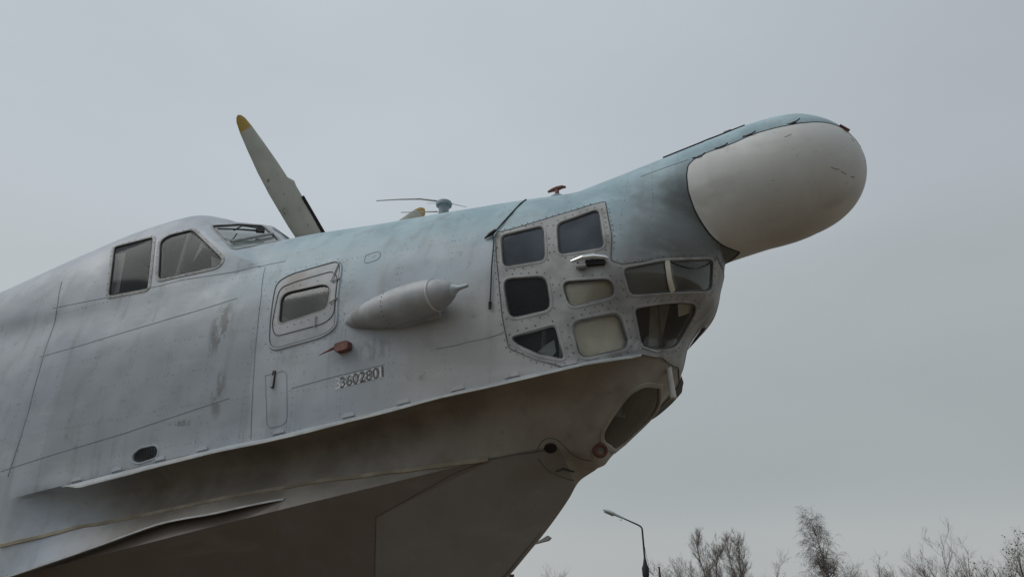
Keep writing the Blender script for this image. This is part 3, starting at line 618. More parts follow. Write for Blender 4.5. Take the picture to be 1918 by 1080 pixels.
for nm, mt in PANE.items():
    for side in (1, -1):
        if nm in ('chin', 'front'):
            if side < 0: continue
            V, F = both(*sub(lab == nm, -.010))
        else:
            V, F = sub(lab == nm, -.010)
            if side < 0: V = V*MIR; F = F[:, ::-1]
        name = {'ws': 'windscreen', 'front': 'windscreen', 'A': 'cockpit_window', 'B': 'cockpit_window', 'chin': 'chin_window', 'side': 'side_window'}.get(nm, 'nose_window')
        p = new_obj(name, V, F, M[mt], boat); panes[(nm, side)] = p
        if nm in win_label: p['label'] = win_label[nm]
        lp = loops[nm]
        if nm in ('chin', 'front'):
            full = lp+[]
            P = np.array(full); X = P3(P); Nn = NRM(P)
            X[0, 1] = X[-1, 1] = 0
            for q in (0, -1): Nn[q, 1] = 0; Nn[q] /= np.linalg.norm(Nn[q])
            X = np.concatenate([X, (X*MIR)[::-1][1:-1]]); Nn = np.concatenate([Nn, (Nn*MIR)[::-1][1:-1]])
            n = len(X); T = np.roll(X, -1, 0)-np.roll(X, 1, 0); O = np.cross(T, Nn); O /= np.maximum(np.linalg.norm(O, axis=1, keepdims=True), 1e-9)
            if np.sum(O*(X-X.mean(0))) < 0: O = -O
            prof = [(.045, -.002), (.04, .008), (.006, .009), (-.004, .001), (-.006, -.03)] if nm == 'chin' else [(.022, -.001), (.02, .007), (.002, .008), (-.004, .001), (-.006, -.03)]
            V = np.concatenate([X+O*a+Nn*h for a, h in prof]); F = [(k*n+i, k*n+(i+1) % n, (k+1)*n+(i+1) % n, (k+1)*n+i) for k in range(4) for i in range(n)]
            new_obj('window_frame', V, F, M['flare'] if nm == 'chin' else M['frame'], p)
            continue
        pr = RIM if nm not in ('A', 'B') else [(.034, -.001), (.032, .006), (.004, .008), (-.004, .001), (-.006, -.05)]
        if nm == 'ws': pr = [(.022, -.001), (.02, .007), (.002, .008), (-.004, .001), (-.006, -.03)]
        V, F = sweep_loop(lp, pr, True, side); new_obj('window_frame', V, F, M['frame'], p)
        V, F = sweep_loop(lp, GASK, True, side); new_obj('gasket', V, F, M['rubber'] if nm in ('ws', 'side', 'A', 'B') else M['seam'], p)

# raised plate round the side window, louvred vent
for side in (1, -1):
    V, F = sub(lab == 'plate', .006)
    if side < 0: V = V*MIR; F = F[:, ::-1]
    pl = new_obj('window_plate', V, F, M['pod'], boat)
    V, F = sweep_loop(loops['plate'], [(.014, -.001), (.012, .004), (.004, .012), (-.008, .012), (-.012, .005)], True, side); new_obj('plate_edge', V, F, M['hull'], pl)
    V, F = sweep_loop(loops['plate'], [(-.012, .0065), (-.013, .0085), (-.017, .0085), (-.018, .0065)], True, side); new_obj('plate_groove', V, F, M['seam'], pl)
    V, F = sub(lab == 'vent', -.012)
    if side < 0: V = V*MIR; F = F[:, ::-1]
    vt = new_obj('vent', V, F, M['louvre'], boat)
    V, F = sweep_loop(loops['vent'], [(.016, -.001), (.012, .005), (.002, .005), (-.002, -.014)], True, side); new_obj('vent_rim', V, F, M['hull'], vt)
    VLO, VHI = math.degrees(min(p[1] for p in loops['vent'])/TS_), math.degrees(max(p[1] for p in loops['vent'])/TS_)
    for q in range(9):                       # louvre blades
        u = -5.555+q*.026; a, b_ = (VLO+.6, VHI-.6) if 0 < q < 8 else (VLO+1.1, VHI-1.2)
        pts = P3(D2P([(u+.006*k/4, a+(b_-a)*k/4) for k in range(5)])); nn = NRM(D2P([(u, a+(b_-a)*k/4) for k in range(5)]))
        Vv = np.concatenate([pts+nn*-.012, pts+nn*-.002+[.012, 0, 0]])
        if side < 0: Vv = Vv*MIR
        new_obj('louvre', Vv, [(i, i+1, i+6, i+5) for i in range(4)], M['louvre'], vt)

# ---- seams: narrow lap lines standing a millimetre proud of the skin
def ribbon(pts, width=.008, h=.0025, step=.03):
    lp = rounded(D2P(pts), .06, step, False)
    return sweep_loop(lp, [(-width/2, -.001), (-width/2*.7, h), (width/2*.7, h), (width/2, -.001)], False)
for k_, (pts, wd_) in SEAMS.items():
    for side in (1, -1):
        V, F = ribbon(pts, wd_)
        if side < 0: V = V*MIR
        new_obj('panel_seam', V, F, M['seam'] if k_ in ('crack', 'cheek', 'lowplate') else M['seam_bottom'] if 'bottom' in k_ else M['seam_soft'], boat)
# dark joint round the nose glazing and the radome edge
for nm, w_ in (('glaze', .007), ('radome', .010)):
    for side in (1, -1):
        lp = [p for p in loops[nm] if p[1] < math.pi*TS_-.002 and p[0] < .74]
        V, F = sweep_loop(lp, [(-w_/2, -.002), (-w_/2, .0055), (w_/2, .0055), (w_/2, -.002)], False, side); new_obj('panel_seam', V, F, M['seam'] if nm == 'glaze' else M['rubber'], boat)
# cream sealant line along the flare
for side in (1, -1):
    V, F = ribbon(CREAM, .042, .011)
    if side < 0: V = V*MIR
    new_obj('sealant_line', V, F, M['cream'], boat)

# ---- spray strips (upper) and chine fins (lower): plates hanging from the hull
def plate(top, bot, thick, name, mat, side, edge=None):
    T = np.array(top); B = np.array(bot); n = len(T)
    O = np.array([0, 0., thick]) if edge else np.array([0, -thick, 0.])
    V = np.concatenate([T, T+O, B+O, B]); F = []
    for i in range(n-1):
        for k in range(4): F.append((k*n+i, k*n+i+1, ((k+1) % 4)*n+i+1, ((k+1) % 4)*n+i))
    F += [(0, n, 2*n, 3*n), (n-1, 4*n-1, 3*n-1, 2*n-1)]
    if side < 0: V = V*MIR
    o = new_obj(name, V, F, mat, boat, sharp=25)
    if edge:                                # pale strip painting the highlight along the lower edge
        L = B+O*.5; V = np.concatenate([L+[0, .010, .009], L+[0, -.003, .007], L+[0, -.003, -.007], L+[0, .008, -.008]]); F = [(k*n+i, k*n+i+1, (k+1)*n+i+1, (k+1)*n+i) for k in range(3) for i in range(n-1)]
        if side < 0: V = V*MIR
        new_obj('highlight_edge', V, F, M['lip'], o)
    return o
us_ = np.concatenate([np.arange(-6.37, -1.6, .08), np.arange(-1.6, -1.1, .03), [-1.108]])
hs = main(us_, WS(us_)+.012)
EU, EV, EW = np.array(EDGE).T
ev, ew = pchip(EU, EV)(us_), pchip(EU, EW)(us_)-np.clip(EU[0]-us_, 0, 1)*.12
fade = np.clip((us_+6.37)/.3, .15, 1)*np.clip((-1.07-us_)/.08, .5, 1)
for side in (1, -1):
    top = np.stack([us_, -hs+.02, WS(us_)+.004], 1); bot = top+(np.stack([us_, ev, ew], 1)-top)*fade[:, None]
    if side < 0:                            # the port strip turns up a little more at the bow
        lift = np.clip((us_+2.0)/.8, 0, 1)[:, None]*np.array([.10, 0, .14]); top = top+lift; bot = bot+lift
    plate(top, bot, .010, 'spray_strip', M['strip'], side, True)
uf = np.concatenate([np.arange(-9.5, -4.5, .1), np.arange(-4.5, -4.06, .04)])
hr = main(uf, FW(uf)+.01); taper = np.clip((-4.04-uf)/.5, .06, 1)**.7
for side in (1, -1):
    top = np.stack([uf, -hr+.02, FW(uf)+.004], 1); bot = np.stack([uf, -hr-.115*taper, FW(uf)-.008-.018*taper], 1)
    plate(top, bot, .010, 'chine_fin', M['strip'], side, True)
# hinge plates along the strip
for u in (-6.19, -5.73, -5.26, -4.81, -4.05, -3.40, -2.92, -2.46, -2.02, -1.58):
    for side in (1, -1):
        h = [(-.06, 0), (-.042, .032), (.042, .032), (.06, 0)]; V = []
        for off in (.0015, .007):
            for a, b_ in h:
                w_ = float(WS(u+a))+.010+b_; V.append((u+a, -float(main(np.array(u+a), np.array(w_)))-off-.003*(1-b_/.032), w_))
        V = np.array(V)*(MIR if side < 0 else 1)
        new_obj('hinge_plate', V, [(0, 1, 2, 3), (4, 7, 6, 5), (0, 4, 5, 1), (1, 5, 6, 2), (2, 6, 7, 3), (3, 7, 4, 0)], M['hull'], boat, smooth=False)

# ---- rivets
RV = MB()
def rivet(p, n, r=.006):
    n = Vector(n); t = n.orthogonal().normalized(); b = n.cross(t); p = Vector(p); V = []
    for h, rr in ((0, 1), (.55, .75)):
        for k in range(6): a = k*math.pi/3; V.append(p+(t*math.cos(a)+b*math.sin(a))*r*rr+n*r*h)
    V.append(p+n*r*.8)
    RV.add(V, [(k, (k+1) % 6, 6+(k+1) % 6, 6+k) for k in range(6)]+[(6+k, 6+(k+1) % 6, 12) for k in range(6)])
rr_ = random.Random(4)
def rivet_loop(lp, off, gap, h=.004, r=.006, closed=True):
    V, F = sweep_loop(lp, [(off, h)], closed); nn = NRM(lp); acc = 0
    for i in range(1, len(V)):
        acc += np.linalg.norm(V[i]-V[i-1])
        if acc > gap:
            acc = 0
            if rr_.random() < .86:
                rivet(V[i], nn[i], r*rr_.uniform(.8, 1.15))
for nm in ('w1', 'w2', 'w3', 'w4', 'w5', 'w6', 'w7', 'w8'): rivet_loop(loops[nm], .036, .062, .004)
for nm in ('A', 'B'): rivet_loop(loops[nm], .02, .07, .008, .006)
rivet_loop([p for p in loops['glaze'] if p[1] < math.pi*TS_-.01], .02, .05, .002, .005, False)
rivet_loop(loops['side'], .05, .07, .006, .005); rivet_loop(loops['plate'], .035, .09, .0, .005)
RV.obj('rivets', M['rivet'], boat, kind='stuff')
# faint rivet rows over the skin: frames every half metre, stringers between them
RV = MB()
def row(pts, gap=.055, r=.0037):
    lp = np.array(rounded(pts, .05, gap, False)); bad = np.zeros(len(lp), bool)
    for k_ in loops: bad |= pip(loops[k_], lp)
    lp = lp[~bad]
    if len(lp) < 2: return
    X = P3(lp); Nn = NRM(lp)
    for x, n in zip(X, Nn):
        if rr_.random() < .85: rivet(x, n, r*rr_.uniform(.7, 1.2))
for u in np.arange(-7.2, -2.3, .46):
    for du in (0, .035): row(D2P([(u+du, 40), (u+du, 80), (u+du, 118), (u+du, 133)]))
for u in np.arange(-1.15, -.65, .22): row(D2P([(u, 25), (u, 60), (u, 95)]))
for t in (46, 72, 88, 104, 119): row(D2P([(-7.3, t+4), (-5, t), (-2.3, t)]))
RV.obj('skin_rivets', M['seam_soft'], boat, kind='stuff')
RV = MB()
for u in np.arange(-6.9, -2.2, .46): row(D2P([(u, 141), (u, 152), (u, 160), (u, 170), (u, 177)]), .06, .0045)
for t in (146, 164, 170): row(D2P([(-7.2, t), (-5, t), (-2.6, t+2)]), .06, .0045)
RV.obj('bottom_rivets', M['bottom'], boat, kind='stuff')

# ------------------------------------------------------------------ fittings on the flying boat
CEF = pchip([-14, -6, -2.5, -1.2, -.5, 0, .35, TIP], [3.9, 4.1, 4.1, 4.45, 4.70, 5.0, 5.09, 5.09])   # datum line the fittings are measured from
def FD(pts):
    """(station, roll angle about the fitting datum) -> point of the unrolled skin"""
    A = np.array(pts, float); u, th = A[:, 0], np.radians(A[:, 1]); c = CEF(u); lo = np.zeros_like(u); hi = lo+3.7
    for _ in range(24):
        m = (lo+hi)/2; i = inside(u, -m*np.sin(th), c+m*np.cos(th)); lo = np.where(i, m, lo); hi = np.where(i, hi, m)
    return [(float(a), float(b)) for a, b in zip(u, np.arctan2(lo*np.sin(th), c+lo*np.cos(th)-CEN(u))*TS_)]
def HP(u, deg, off=0.):
    P = FD([(u, deg)]); return Vector(P3(P)[0]+NRM(P)[0]*off)
def HN(u, deg): return Vector(NRM(FD([(u, deg)]))[0])
def frameM(x, z):
    x = Vector(x).normalized(); z = (Vector(z)-x*Vector(z).dot(x)).normalized(); y = z.cross(x); return Matrix((x, y, z)).transposed().to_4x4()

# equipment pod on the flank
t0 = Vector((-3.50, -1.07, 3.905)); t1 = Vector((-2.246, -1.285, 3.955)); ax = (t1-t0); L = ax.length; ax.normalize()
pod = MB().lathe([(.142, .086), (.22, .106), (.36, .131), (.52, .147), (.64, .152), (.77, .149), (.88, .139), (.935, .131), (.938, .127)], t0, ax).obj('equipment_pod', M['pod'], boat)
MB().lathe([(-.03, .003), (.01, .028), (.06, .056), (.11, .076), (.141, .087), (.145, .082)], t0, ax).obj('pod_tail', M['pod'], pod)
MB().lathe([(.937, .121), (.940, .126), (.98, .120), (1.03, .103), (1.075, .078), (1.105, .054), (1.11, .044)], t0, ax).obj('pod_nose', M['pod'], pod)
MB().lathe([(.930, .1335), (.934, .1352), (.941, .1352), (.945, .124)], t0, ax).obj('clamp_band', M['lip'], pod)
MB().lathe([(1.105, .050), (1.12, .040), (1.15, .025), (1.17, .018), (1.245, .015), (1.25, .010)], t0, ax, 14).obj('pod_spigot', M['metal'], pod)
MB().tube([t0+ax*.12+Vector((0, .05, -.03)), t0+ax*.3+Vector((0, .09, -.035)), t0+ax*.6+Vector((0, .14, -.04)), t0+ax*.9+Vector((0, .20, -.04))], [.06, .10, .12, .09], 16).obj('pod_fairing', M['pod'], pod)
for q in range(22):
    a_ = q*2*math.pi/22; r0_ = ax.orthogonal().normalized(); p_ = t0+ax*.50+(r0_*math.cos(a_)+ax.cross(r0_)*math.sin(a_))*.1455
    if p_.y < -1.15: MB().tube([p_, p_+(p_-t0-ax*.5)*.03], [.005, .003], 6).obj('pod_screw', M['seam'], pod)

# red airflow vane on its block
bx = HP(-3.475, 111.7, .03); fx = HN(-3.475, 111.7); mt = frameM((1, 0, .14), fx)
pb = MB().box(bx, (.13, .075, .07), mt, .012).obj('vane_block', M['red'], boat, smooth=False)
MB().tube([bx+mt.to_3x3() @ Vector((-.05, .01, .02)), bx+mt.to_3x3() @ Vector((-.11, -.002, .025)), bx+mt.to_3x3() @ Vector((-.22, -.022, .025))], [.016, .011, .002], 8).obj('vane_spike', M['red'], pb)

# stencilled serial number wrapped onto the skin
def skin_text(txt, u0, w0, du, dw, size, mat, off, name, parent):
    cu = bpy.data.curves.new('t', 'FONT'); cu.body = txt; cu.size = size; cu.space_character = 1.0; cu.offset = .0008
    to = bpy.data.objects.new('t', cu); me = bpy.data.meshes.new_from_object(to)
    co = np.array([v.co[:] for v in me.vertices]); fs = [tuple(p.vertices) for p in me.polygons]
    wmax = co[:, 0].max(); k = math.hypot(du, dw)/wmax
    uu_ = u0+co[:, 0]*k*du/math.hypot(du, dw)-co[:, 1]*.10; ww_ = w0+co[:, 0]*k*dw/math.hypot(du, dw)+co[:, 1]
    V = np.stack([uu_, -main(uu_, ww_)-off, ww_], 1)
    bpy.data.objects.remove(to); bpy.data.curves.remove(cu); bpy.data.meshes.remove(me)
    return new_obj(name, V, fs, mat, parent, smooth=False)
sh = skin_text('3602801', -3.500, 3.330, .400, .058, .125, M['shadow'], .003, 'serial_number', boat)
skin_text('3602801', -3.545, 3.322, .425, .062, .130, M['digit'], .002, 'stencil_ghost', sh)

# access-door latch
lt = HP(-4.155, 119.6, .006); m3 = frameM((.02, 0, 1), HN(-4.155, 119.6))
lb = MB().box(lt, (.15, .03, .012), m3, .004).obj('door_latch', M['steel'], boat, smooth=False)
MB().box(lt+m3.to_3x3() @ Vector((-.02, 0, .006)), (.10, .018, .012), m3, .004).obj('latch_handle', M['pod'], lb, smooth=False)
# side-window restraint stays
for a, b_ in (((-3.69, 66.5), (-3.71, 78)), ((-3.70, 78), (-3.62, 77)), ((-3.68, 90), (-3.60, 88)), ((-3.80, 95.5), (-3.79, 101))):
    MB().tube([HP(*a, .016), HP(*b_, .02)], .006, 6).obj('window_stay', M['pod'], panes[('side', 1)])
inner = rounded(FD([(-4.262,76.5),(-4.10,74.0),(-3.73,71.2),(-3.655,76),(-3.615,96),(-3.70,99.6),(-4.19,102.3),(-4.245,97)]), .06)
V, F = sweep_loop(inner, [(.004, .006), (.003, .0105), (-.003, .0105), (-.004, .006)]); new_obj('plate_groove', V, F, M['seam'], panes[('side', 1)])

# mooring cleat on top of the nose
cb = HP(-1.85, 18, 0.0)
cl = MB().tube([cb+Vector((0, 0, -.01)), cb+Vector((0, 0, .03)), cb+Vector((0, 0, .085))], [.038, .022, .02], 10).obj('mooring_cleat', M['red'], boat)
MB().tube([cb+Vector((-.085, -.01, .075)), cb+Vector((-.05, 0, .092)), cb+Vector((0, 0, .098)), cb+Vector((.05, 0, .105)), cb+Vector((.085, .01, .102))], [.010, .018, .024, .018, .010], 8).obj('cleat_horn', M['red'], cl)
MB().lathe([(-.01, .07), (.008, .065), (.012, .03)], cb, (0, 0, 1), 16).obj('cleat_base', M['hull'], cl)

# whip-aerial mast
mb_ = HP(-3.06, 12, -.02)
ms = MB().lathe([(-.05, .058), (.12, .050), (.145, .056), (.16, .078), (.185, .082), (.20, .075), (.212, .03)], mb_, (0, 0, 1), 20).obj('aerial_mast', M['mast'], boat)
tp = mb_+Vector((0, 0, .18))
def whip(pts, r0, r1):
    n = len(pts); MB().tube(pts, [r0+(r1-r0)*i/(n-1) for i in range(n)], 6).obj('whip_aerial', M['white'], ms)
whip([tp+Vector((-.05, -.03, .03)), tp+Vector((-.22, -.10, .055)), tp+Vector((-.42, -.18, .05)), tp+Vector((-.62, -.27, .03))], .010, .005)
whip([tp+Vector((-.05, -.03, -.09)), tp+Vector((-.16, -.09, -.10)), tp+Vector((-.37, -.2, -.12))], .008, .004)
whip([tp+Vector((-.03, .02, .03)), tp+Vector((-.25, .10, .12))], .004, .0025)
whip([tp+Vector((.06, 0, 0)), tp+Vector((.23, .04, -.06))], .004, .0025)

# cable over the nose with hook and hanging end
hk = HP(-2.215, 66, .015)
cab = [HP(-2.05, 34, .006), HP(-2.06, 42, .008), HP(-2.10, 52, .008), HP(-2.16, 60, .01), hk, HP(-2.19, 72, .02), HP(-2.185, 86, .02), HP(-2.185, 98, .015), HP(-2.19, 103, .012)]
cb2 = MB().tube(cab, .0065, 6).obj('cable', M['rubber'], boat)
MB().tube([hk+Vector((-.07, -.01, -.03)), hk+Vector((-.02, -.01, .0)), hk+Vector((.03, -.005, .035))], [.006, .018, .012], 8).obj('cable_hook', M['steel'], cb2)
MB().tube([HP(-2.19, 103, .012), HP(-2.192, 106, .014)], [.014, .010], 8).obj('cable_end', M['rubber'], cb2)

# chrome handle beside the glazing
a = HP(-1.51, 102.3, .045); b_ = HP(-1.245, 108.4, .045); d = b_-a
hd = MB().tube([a-d*.06, a+d*.02, a+d*.3+Vector((0, -.01, .018)), a+d*.62+Vector((0, -.012, .02)), a+d*.92+Vector((0, -.004, .008)), b_], [.006, .016, .022, .022, .018, .010], 14).obj('grab_handle', M['chrome'], boat)
MB().box((a+d*.62+Vector((0, .012, -.022))), (.15, .04, .030), frameM(d, (0, -1, 0)), .006).obj('handle_recess', M['dark'], hd, smooth=False)
for t in (.12, .55, .9):
    q = a+d*t; MB().tube([q+Vector((0, .05, -.01)), q], .011, 8).obj('handle_post', M['chrome'], hd)
MB().tube([a+d*.10+Vector((0, .01, -.045)), a+d*.38+Vector((0, .005, -.045))], [.022, .018], 10).obj('handle_base', M['frame'], hd)

# bow fittings: towing ring, fairlead, drain rod, keel cleat
rc = HP(-1.605, 172, .035); rn = Vector((.35, -.75, -.3)).normalized()
MBr = MB(); r1 = rn.orthogonal().normalized(); r2 = rn.cross(r1)
ringp = [rc+(r1*math.cos(t_*2*math.pi/18)+r2*math.sin(t_*2*math.pi/18))*.045 for t_ in range(19)]
rg = MBr.tube(ringp, .017, 8, False).obj('towing_ring', M['rust'], boat)
MB().tube([rc+Vector((-.02, .09, .05)), rc+Vector((-.005, .03, .03))], [.05, .036], 14).obj('ring_socket', M['hull'], rg)
MB().lathe([(.002, .052), (.006, .050), (.0065, .012)], HP(-1.93, 163.0, 0), HN(-1.93, 163.0), 18).obj('fairlead_hole', M['dark'], boat)
rd0 = Vector((-.985, -.10, 3.49)); rd1 = Vector((-.975, -.10, 3.235))
rd0 = rd0+Vector((-.01, -.06, .0)); rd1 = rd1+Vector((.005, -.10, -.03))
rod = MB().tube([rd0, rd0.lerp(rd1, .1), rd0.lerp(rd1, .95), rd1], [.020, .024, .027, .022], 12).obj('drain_rod', M['white'], boat)
MB().tube([rd0+Vector((-.05, .01, .0)), rd0+Vector((.02, .0, -.01))], .028, 10).obj('rod_bracket', M['hull'], rod)
MB().tube([HP(-1.84, 176, .004), HP(-1.90, 172, .010), HP(-1.955, 171.5, .006)], .006, 6).obj('release_pin', M['steel'], boat)
kw = Vector((-2.17, 0, 2.235))
MB().add([kw+Vector(p)*.6 for p in ((-.10, -.02, -.10), (-.10, .05, -.10), (.10, .05, .005), (.10, -.02, .005), (.14, .05, -.025), (.14, -.02, -.025), (.10, .05, -.06), (.10, -.02, -.06))], [(0, 3, 5, 7), (1, 6, 4, 2), (0, 1, 2, 3), (3, 2, 4, 5), (5, 4, 6, 7), (7, 6, 1, 0)]).obj('keel_cleat', M['hull'], boat, smooth=False)

# radome latches along its upper edge and the spine joint above it
for u, t in ((-.33, 51.5), (-.10, 58.5), (.25, 64.6), (-.52, 47.8)):
    p = HP(u, t, .008); m4 = frameM((1, 0, .25), HN(u, t))
    q = MB().box(p, (.04, .016, .010), m4, .003).obj('radome_latch', M['steel'], radome, smooth=False)
    for s_ in (-1, 1): MB().tube([p+m4.to_3x3() @ Vector((s_*.02, 0, 0)), p+m4.to_3x3() @ Vector((s_*.055, .016, .0))], .005, 6).obj('latch_spring', M['rubber'], q)
MB().tube([HP(u, 22+4*(u+.8), .006) for u in np.arange(-.85, -.05, .08)], .007, 6).obj('spine_joint', M['rubber'], boat)
MB().box(HP(-.28, 18, .012), (.07, .03, .025), frameM((1, 0, .2), (0, -.3, 1)), .006).obj('spine_lug', M['frame'], boat, smooth=False)
MB().box(HP(.62, 55, .014), (.09, .02, .02), frameM((.6, .1, -.6), HN(.62, 55)), .004).obj('radome_catch', M['rust'], radome, smooth=False)
# scratches on the radome
for (u0, t0_, u1, t1_) in ((.16, 79, .215, 78.2), (.46, 117, .52, 121), (.53, 123, .57, 128), (.60, 133, .63, 136), (-.02, 112, -.015, 113), (.66, 70, .68, 74)):
    V, F = sweep_loop(rounded(FD([(u0, t0_), ((u0+u1)/2, (t0_+t1_)/2+.6), (u1, t1_)]), .01, .01, False), [(-.0022, .0035), (-.0015, .0055), (.0015, .0055), (.0022, .0035)], False); new_obj('scratch', V, F, M['seam'], radome)

# windscreen wipers
def WSPT(u, deg, off): return HP(u, deg, off)
w_a = WSPT(-5.19, 17.5, .05)
wp = MB().tube([w_a, WSPT(-5.33, 25, .06), WSPT(-5.50, 29, .035)], [.012, .010, .008], 6).obj('wiper', M['rubber'], panes[('ws', 1)])
MB().tube([w_a+Vector((.03, .03, .03)), WSPT(-5.36, 20.5, .075), WSPT(-5.36, 26.0, .045)], .008, 6).obj('wiper_arm', M['rubber'], wp)
MB().tube([WSPT(-5.30, 27.5, .03), WSPT(-5.24, 33, .025), WSPT(-5.22, 36, .02)], .007, 6).obj('wiper_blade', M['rubber'], wp)
MB().box(w_a+Vector((0, 0, .01)), (.09, .05, .05), frameM((1, .5, 0), (0, 0, 1)), .01).obj('wiper_motor', M['steel'], wp, smooth=False)
MB().tube([WSPT(-5.20, 37.5, .015), WSPT(-5.17, 30, .02), WSPT(-5.15, 22, .02), WSPT(-5.12, 12, .015)], [.02, .017, .016, .014], 8).obj('screen_base_pipe', M['frame'], panes[('ws', 1)])

# mullions and panel of the front nose windows
V, F = ribbon(DIV7, .050, .006); new_obj('pane_divider', V, F, M['blind'], panes[('w7', 1)])
new_obj('pane_divider', V*MIR, F, M['blind'], panes[('w7', -1)])
V, F = ribbon(DIV8, .022, .002); V = V-np.array(NRM(D2P([DIV8[1]])))*.03; new_obj('pane_divider', V, F, M['lining'], panes[('w8', 1)])
Pq = D2P(PAN8); V = P3(Pq)-NRM(Pq)*.16; new_obj('inner_screen', V, [(0, 1, 2, 3)], M['screen'], boat, smooth=False)

Pq = D2P(WHT8); V = P3(Pq)-NRM(Pq)*.045; new_obj('sky_white_board', V, [(0, 1, 2, 3)], M['sky_white'], boat, smooth=False)  # added white board standing in for sky seen through the pane
Pq = D2P(SKY5); V = P3(Pq)-NRM(Pq)*.06; new_obj('sky_white_sheet', V, [(0, 1, 2, 3, 4)], M['sky_white'], boat, smooth=False)  # added white sheet in place of a bright see-through patch of sky

# ---- cabin: bulkheads, floor, blinds and fittings seen through the panes
def slab(name, u, wlo, whi, hw, mat, th=.03):
    ths = np.linspace(0, 2*math.pi, 40, endpoint=False); V = []
    for du in (0, th):
        for t in ths: V.append((u+du, hw*math.sin(t), (wlo+whi)/2+(whi-wlo)/2*math.cos(t)))
    n = 40; new_obj(name, V, [tuple(range(n)), tuple(range(2*n-1, n-1, -1))]+[(i, (i+1) % n, n+(i+1) % n, n+i) for i in range(n)], mat, boat, smooth=False)
slab('bulkhead', -2.75, 3.3, 5.15, .90, M['lining'])
slab('bulkhead', -7.05, 3.3, 5.4, 1.0, M['lining'])
MB().box((-4.9, 0, 3.25), (3.9, 1.4, .03)).obj('cabin_floor', M['lining'], boat, smooth=False)
def blind(nm, off, du=.06, dt=3.):
    lp = np.array(loops[nm]); c = lp.mean(0); nu, nv = 10, 8
    lo = lp.min(0)-[du, R(dt)*TS_]; hi = lp.max(0)+[du, R(dt)*TS_]
    P = np.array([(lo[0]+(hi[0]-lo[0])*i/nu, lo[1]+(hi[1]-lo[1])*j/nv) for i in range(nu+1) for j in range(nv+1)])
    rip = np.array([.006*math.sin(i*1.9+j*.7) for i in range(nu+1) for j in range(nv+1)])
    V = P3(P)-NRM(P)*(off+rip)[:, None]; F = [(i*(nv+1)+j, (i+1)*(nv+1)+j, (i+1)*(nv+1)+j+1, i*(nv+1)+j+1) for i in range(nu) for j in range(nv)]
    return new_obj('canvas_blind', V, F, M['blind'], boat)
for nm_ in ('w4', 'w6'):
    o_ = blind(nm_, .040); c_ = o_.copy(); c_.data = o_.data.copy(); COL.objects.link(c_); c_.data.transform(Matrix.Diagonal((1, -1, 1, 1)))  # port copies added to stop sky showing through the nose
# navigator's table, seat back and ribs inside the nose
MB().box((-1.75, .15, 3.62), (.5, .7, .03), None, .02).obj('chart_table', M['lining'], boat, smooth=False)
MB().box((-2.2, -.05, 3.95), (.1, .45, .75), None, .03).obj('seat_back', M['rubber'], boat, smooth=False)
MB().box((-1.33, .32, 4.17), (.44, .03, .62), None, .02).obj('sky_block_board', M['lining'], boat, smooth=False)  # invented dark board, blocks sky seen through the lower front pane
MB().tube([(-1.86, -.80, 3.35), (-1.80, -.84, 3.75)], .02, 8).obj('cabin_stanchion', M['blind'], boat)
P_ = FD([(-.80, 116+k*4) for k in range(7)])
MB().tube([Vector(p) for p in P3(P_)-NRM(P_)*.05], .026, 8).obj('nose_rib', M['blind'], boat)
# cockpit furnishing
MB().tube([(-5.78, -.86, 4.75), (-5.80, -.78, 5.35)], .022, 8).obj('cockpit_stanchion', M['blind'], boat)
V = P3(FD([(-5.60, 36), (-5.38, 44), (-5.52, 50), (-5.50, 41)]))-NRM(FD([(-5.60, 36), (-5.38, 44), (-5.52, 50), (-5.50, 41)]))*.06
new_obj('sun_curtain', V, [(0, 3, 2), (0, 1, 3)], M['blind'], boat, smooth=False)
V = P3(FD([(-5.33, 47), (-5.18, 50), (-5.17, 55), (-5.26, 54.5)]))-NRM(FD([(-5.33, 47), (-5.18, 50), (-5.17, 55), (-5.26, 54.5)]))*.07
new_obj('sun_curtain', V, [(0, 1, 2, 3)], M['blind'], boat, smooth=False)
MB().box((-6.25, -.45, 4.85), (.14, .5, .9), None, .05).obj('pilot_seat', M['rubber'], boat, smooth=False)
for sv in (-.42, .42):
    st_ = MB().box((-6.22, sv, 5.30), (.16, .44, .62), None, .06).obj('seat_headrest', M['rubber'], boat, smooth=False)
MB().box((-6.2, 0, 5.66), (1.0, .5, .12), None, .04).obj('overhead_console', M['lining'], boat, smooth=False)
MB().box((-6.15, .12, 5.15), (1.5, .03, .95), None, .05).obj('cockpit_block_board', M['lining'], boat, smooth=False)  # added centre board that keeps sky out of the cockpit windows
MB().box((-5.25, 0, 4.95), (.25, 1.5, .35), None, .05).obj('instrument_panel', M['lining'], boat, smooth=False)
V = P3(FD([(-6.72, 38), (-6.58, 38), (-6.36, 61), (-6.46, 62)]))-NRM(FD([(-6.72, 38), (-6.58, 38), (-6.36, 61), (-6.46, 62)]))*.055
new_obj('window_reveal', V, [(0, 1, 2, 3)], M['blind'], boat, smooth=False)
# oddments behind the side window
MB().box((-4.02, -.80, 3.98), (.10, .02, .22), frameM((1, 0, .2), (.4, -1, .2))).obj('cabin_paper', M['white'], boat, smooth=False)
MB().tube([(-3.86, -.82, 4.05), (-3.78, -.80, 4.12)], [.05, .045], 12).obj('cabin_gauge', M['white'], boat)

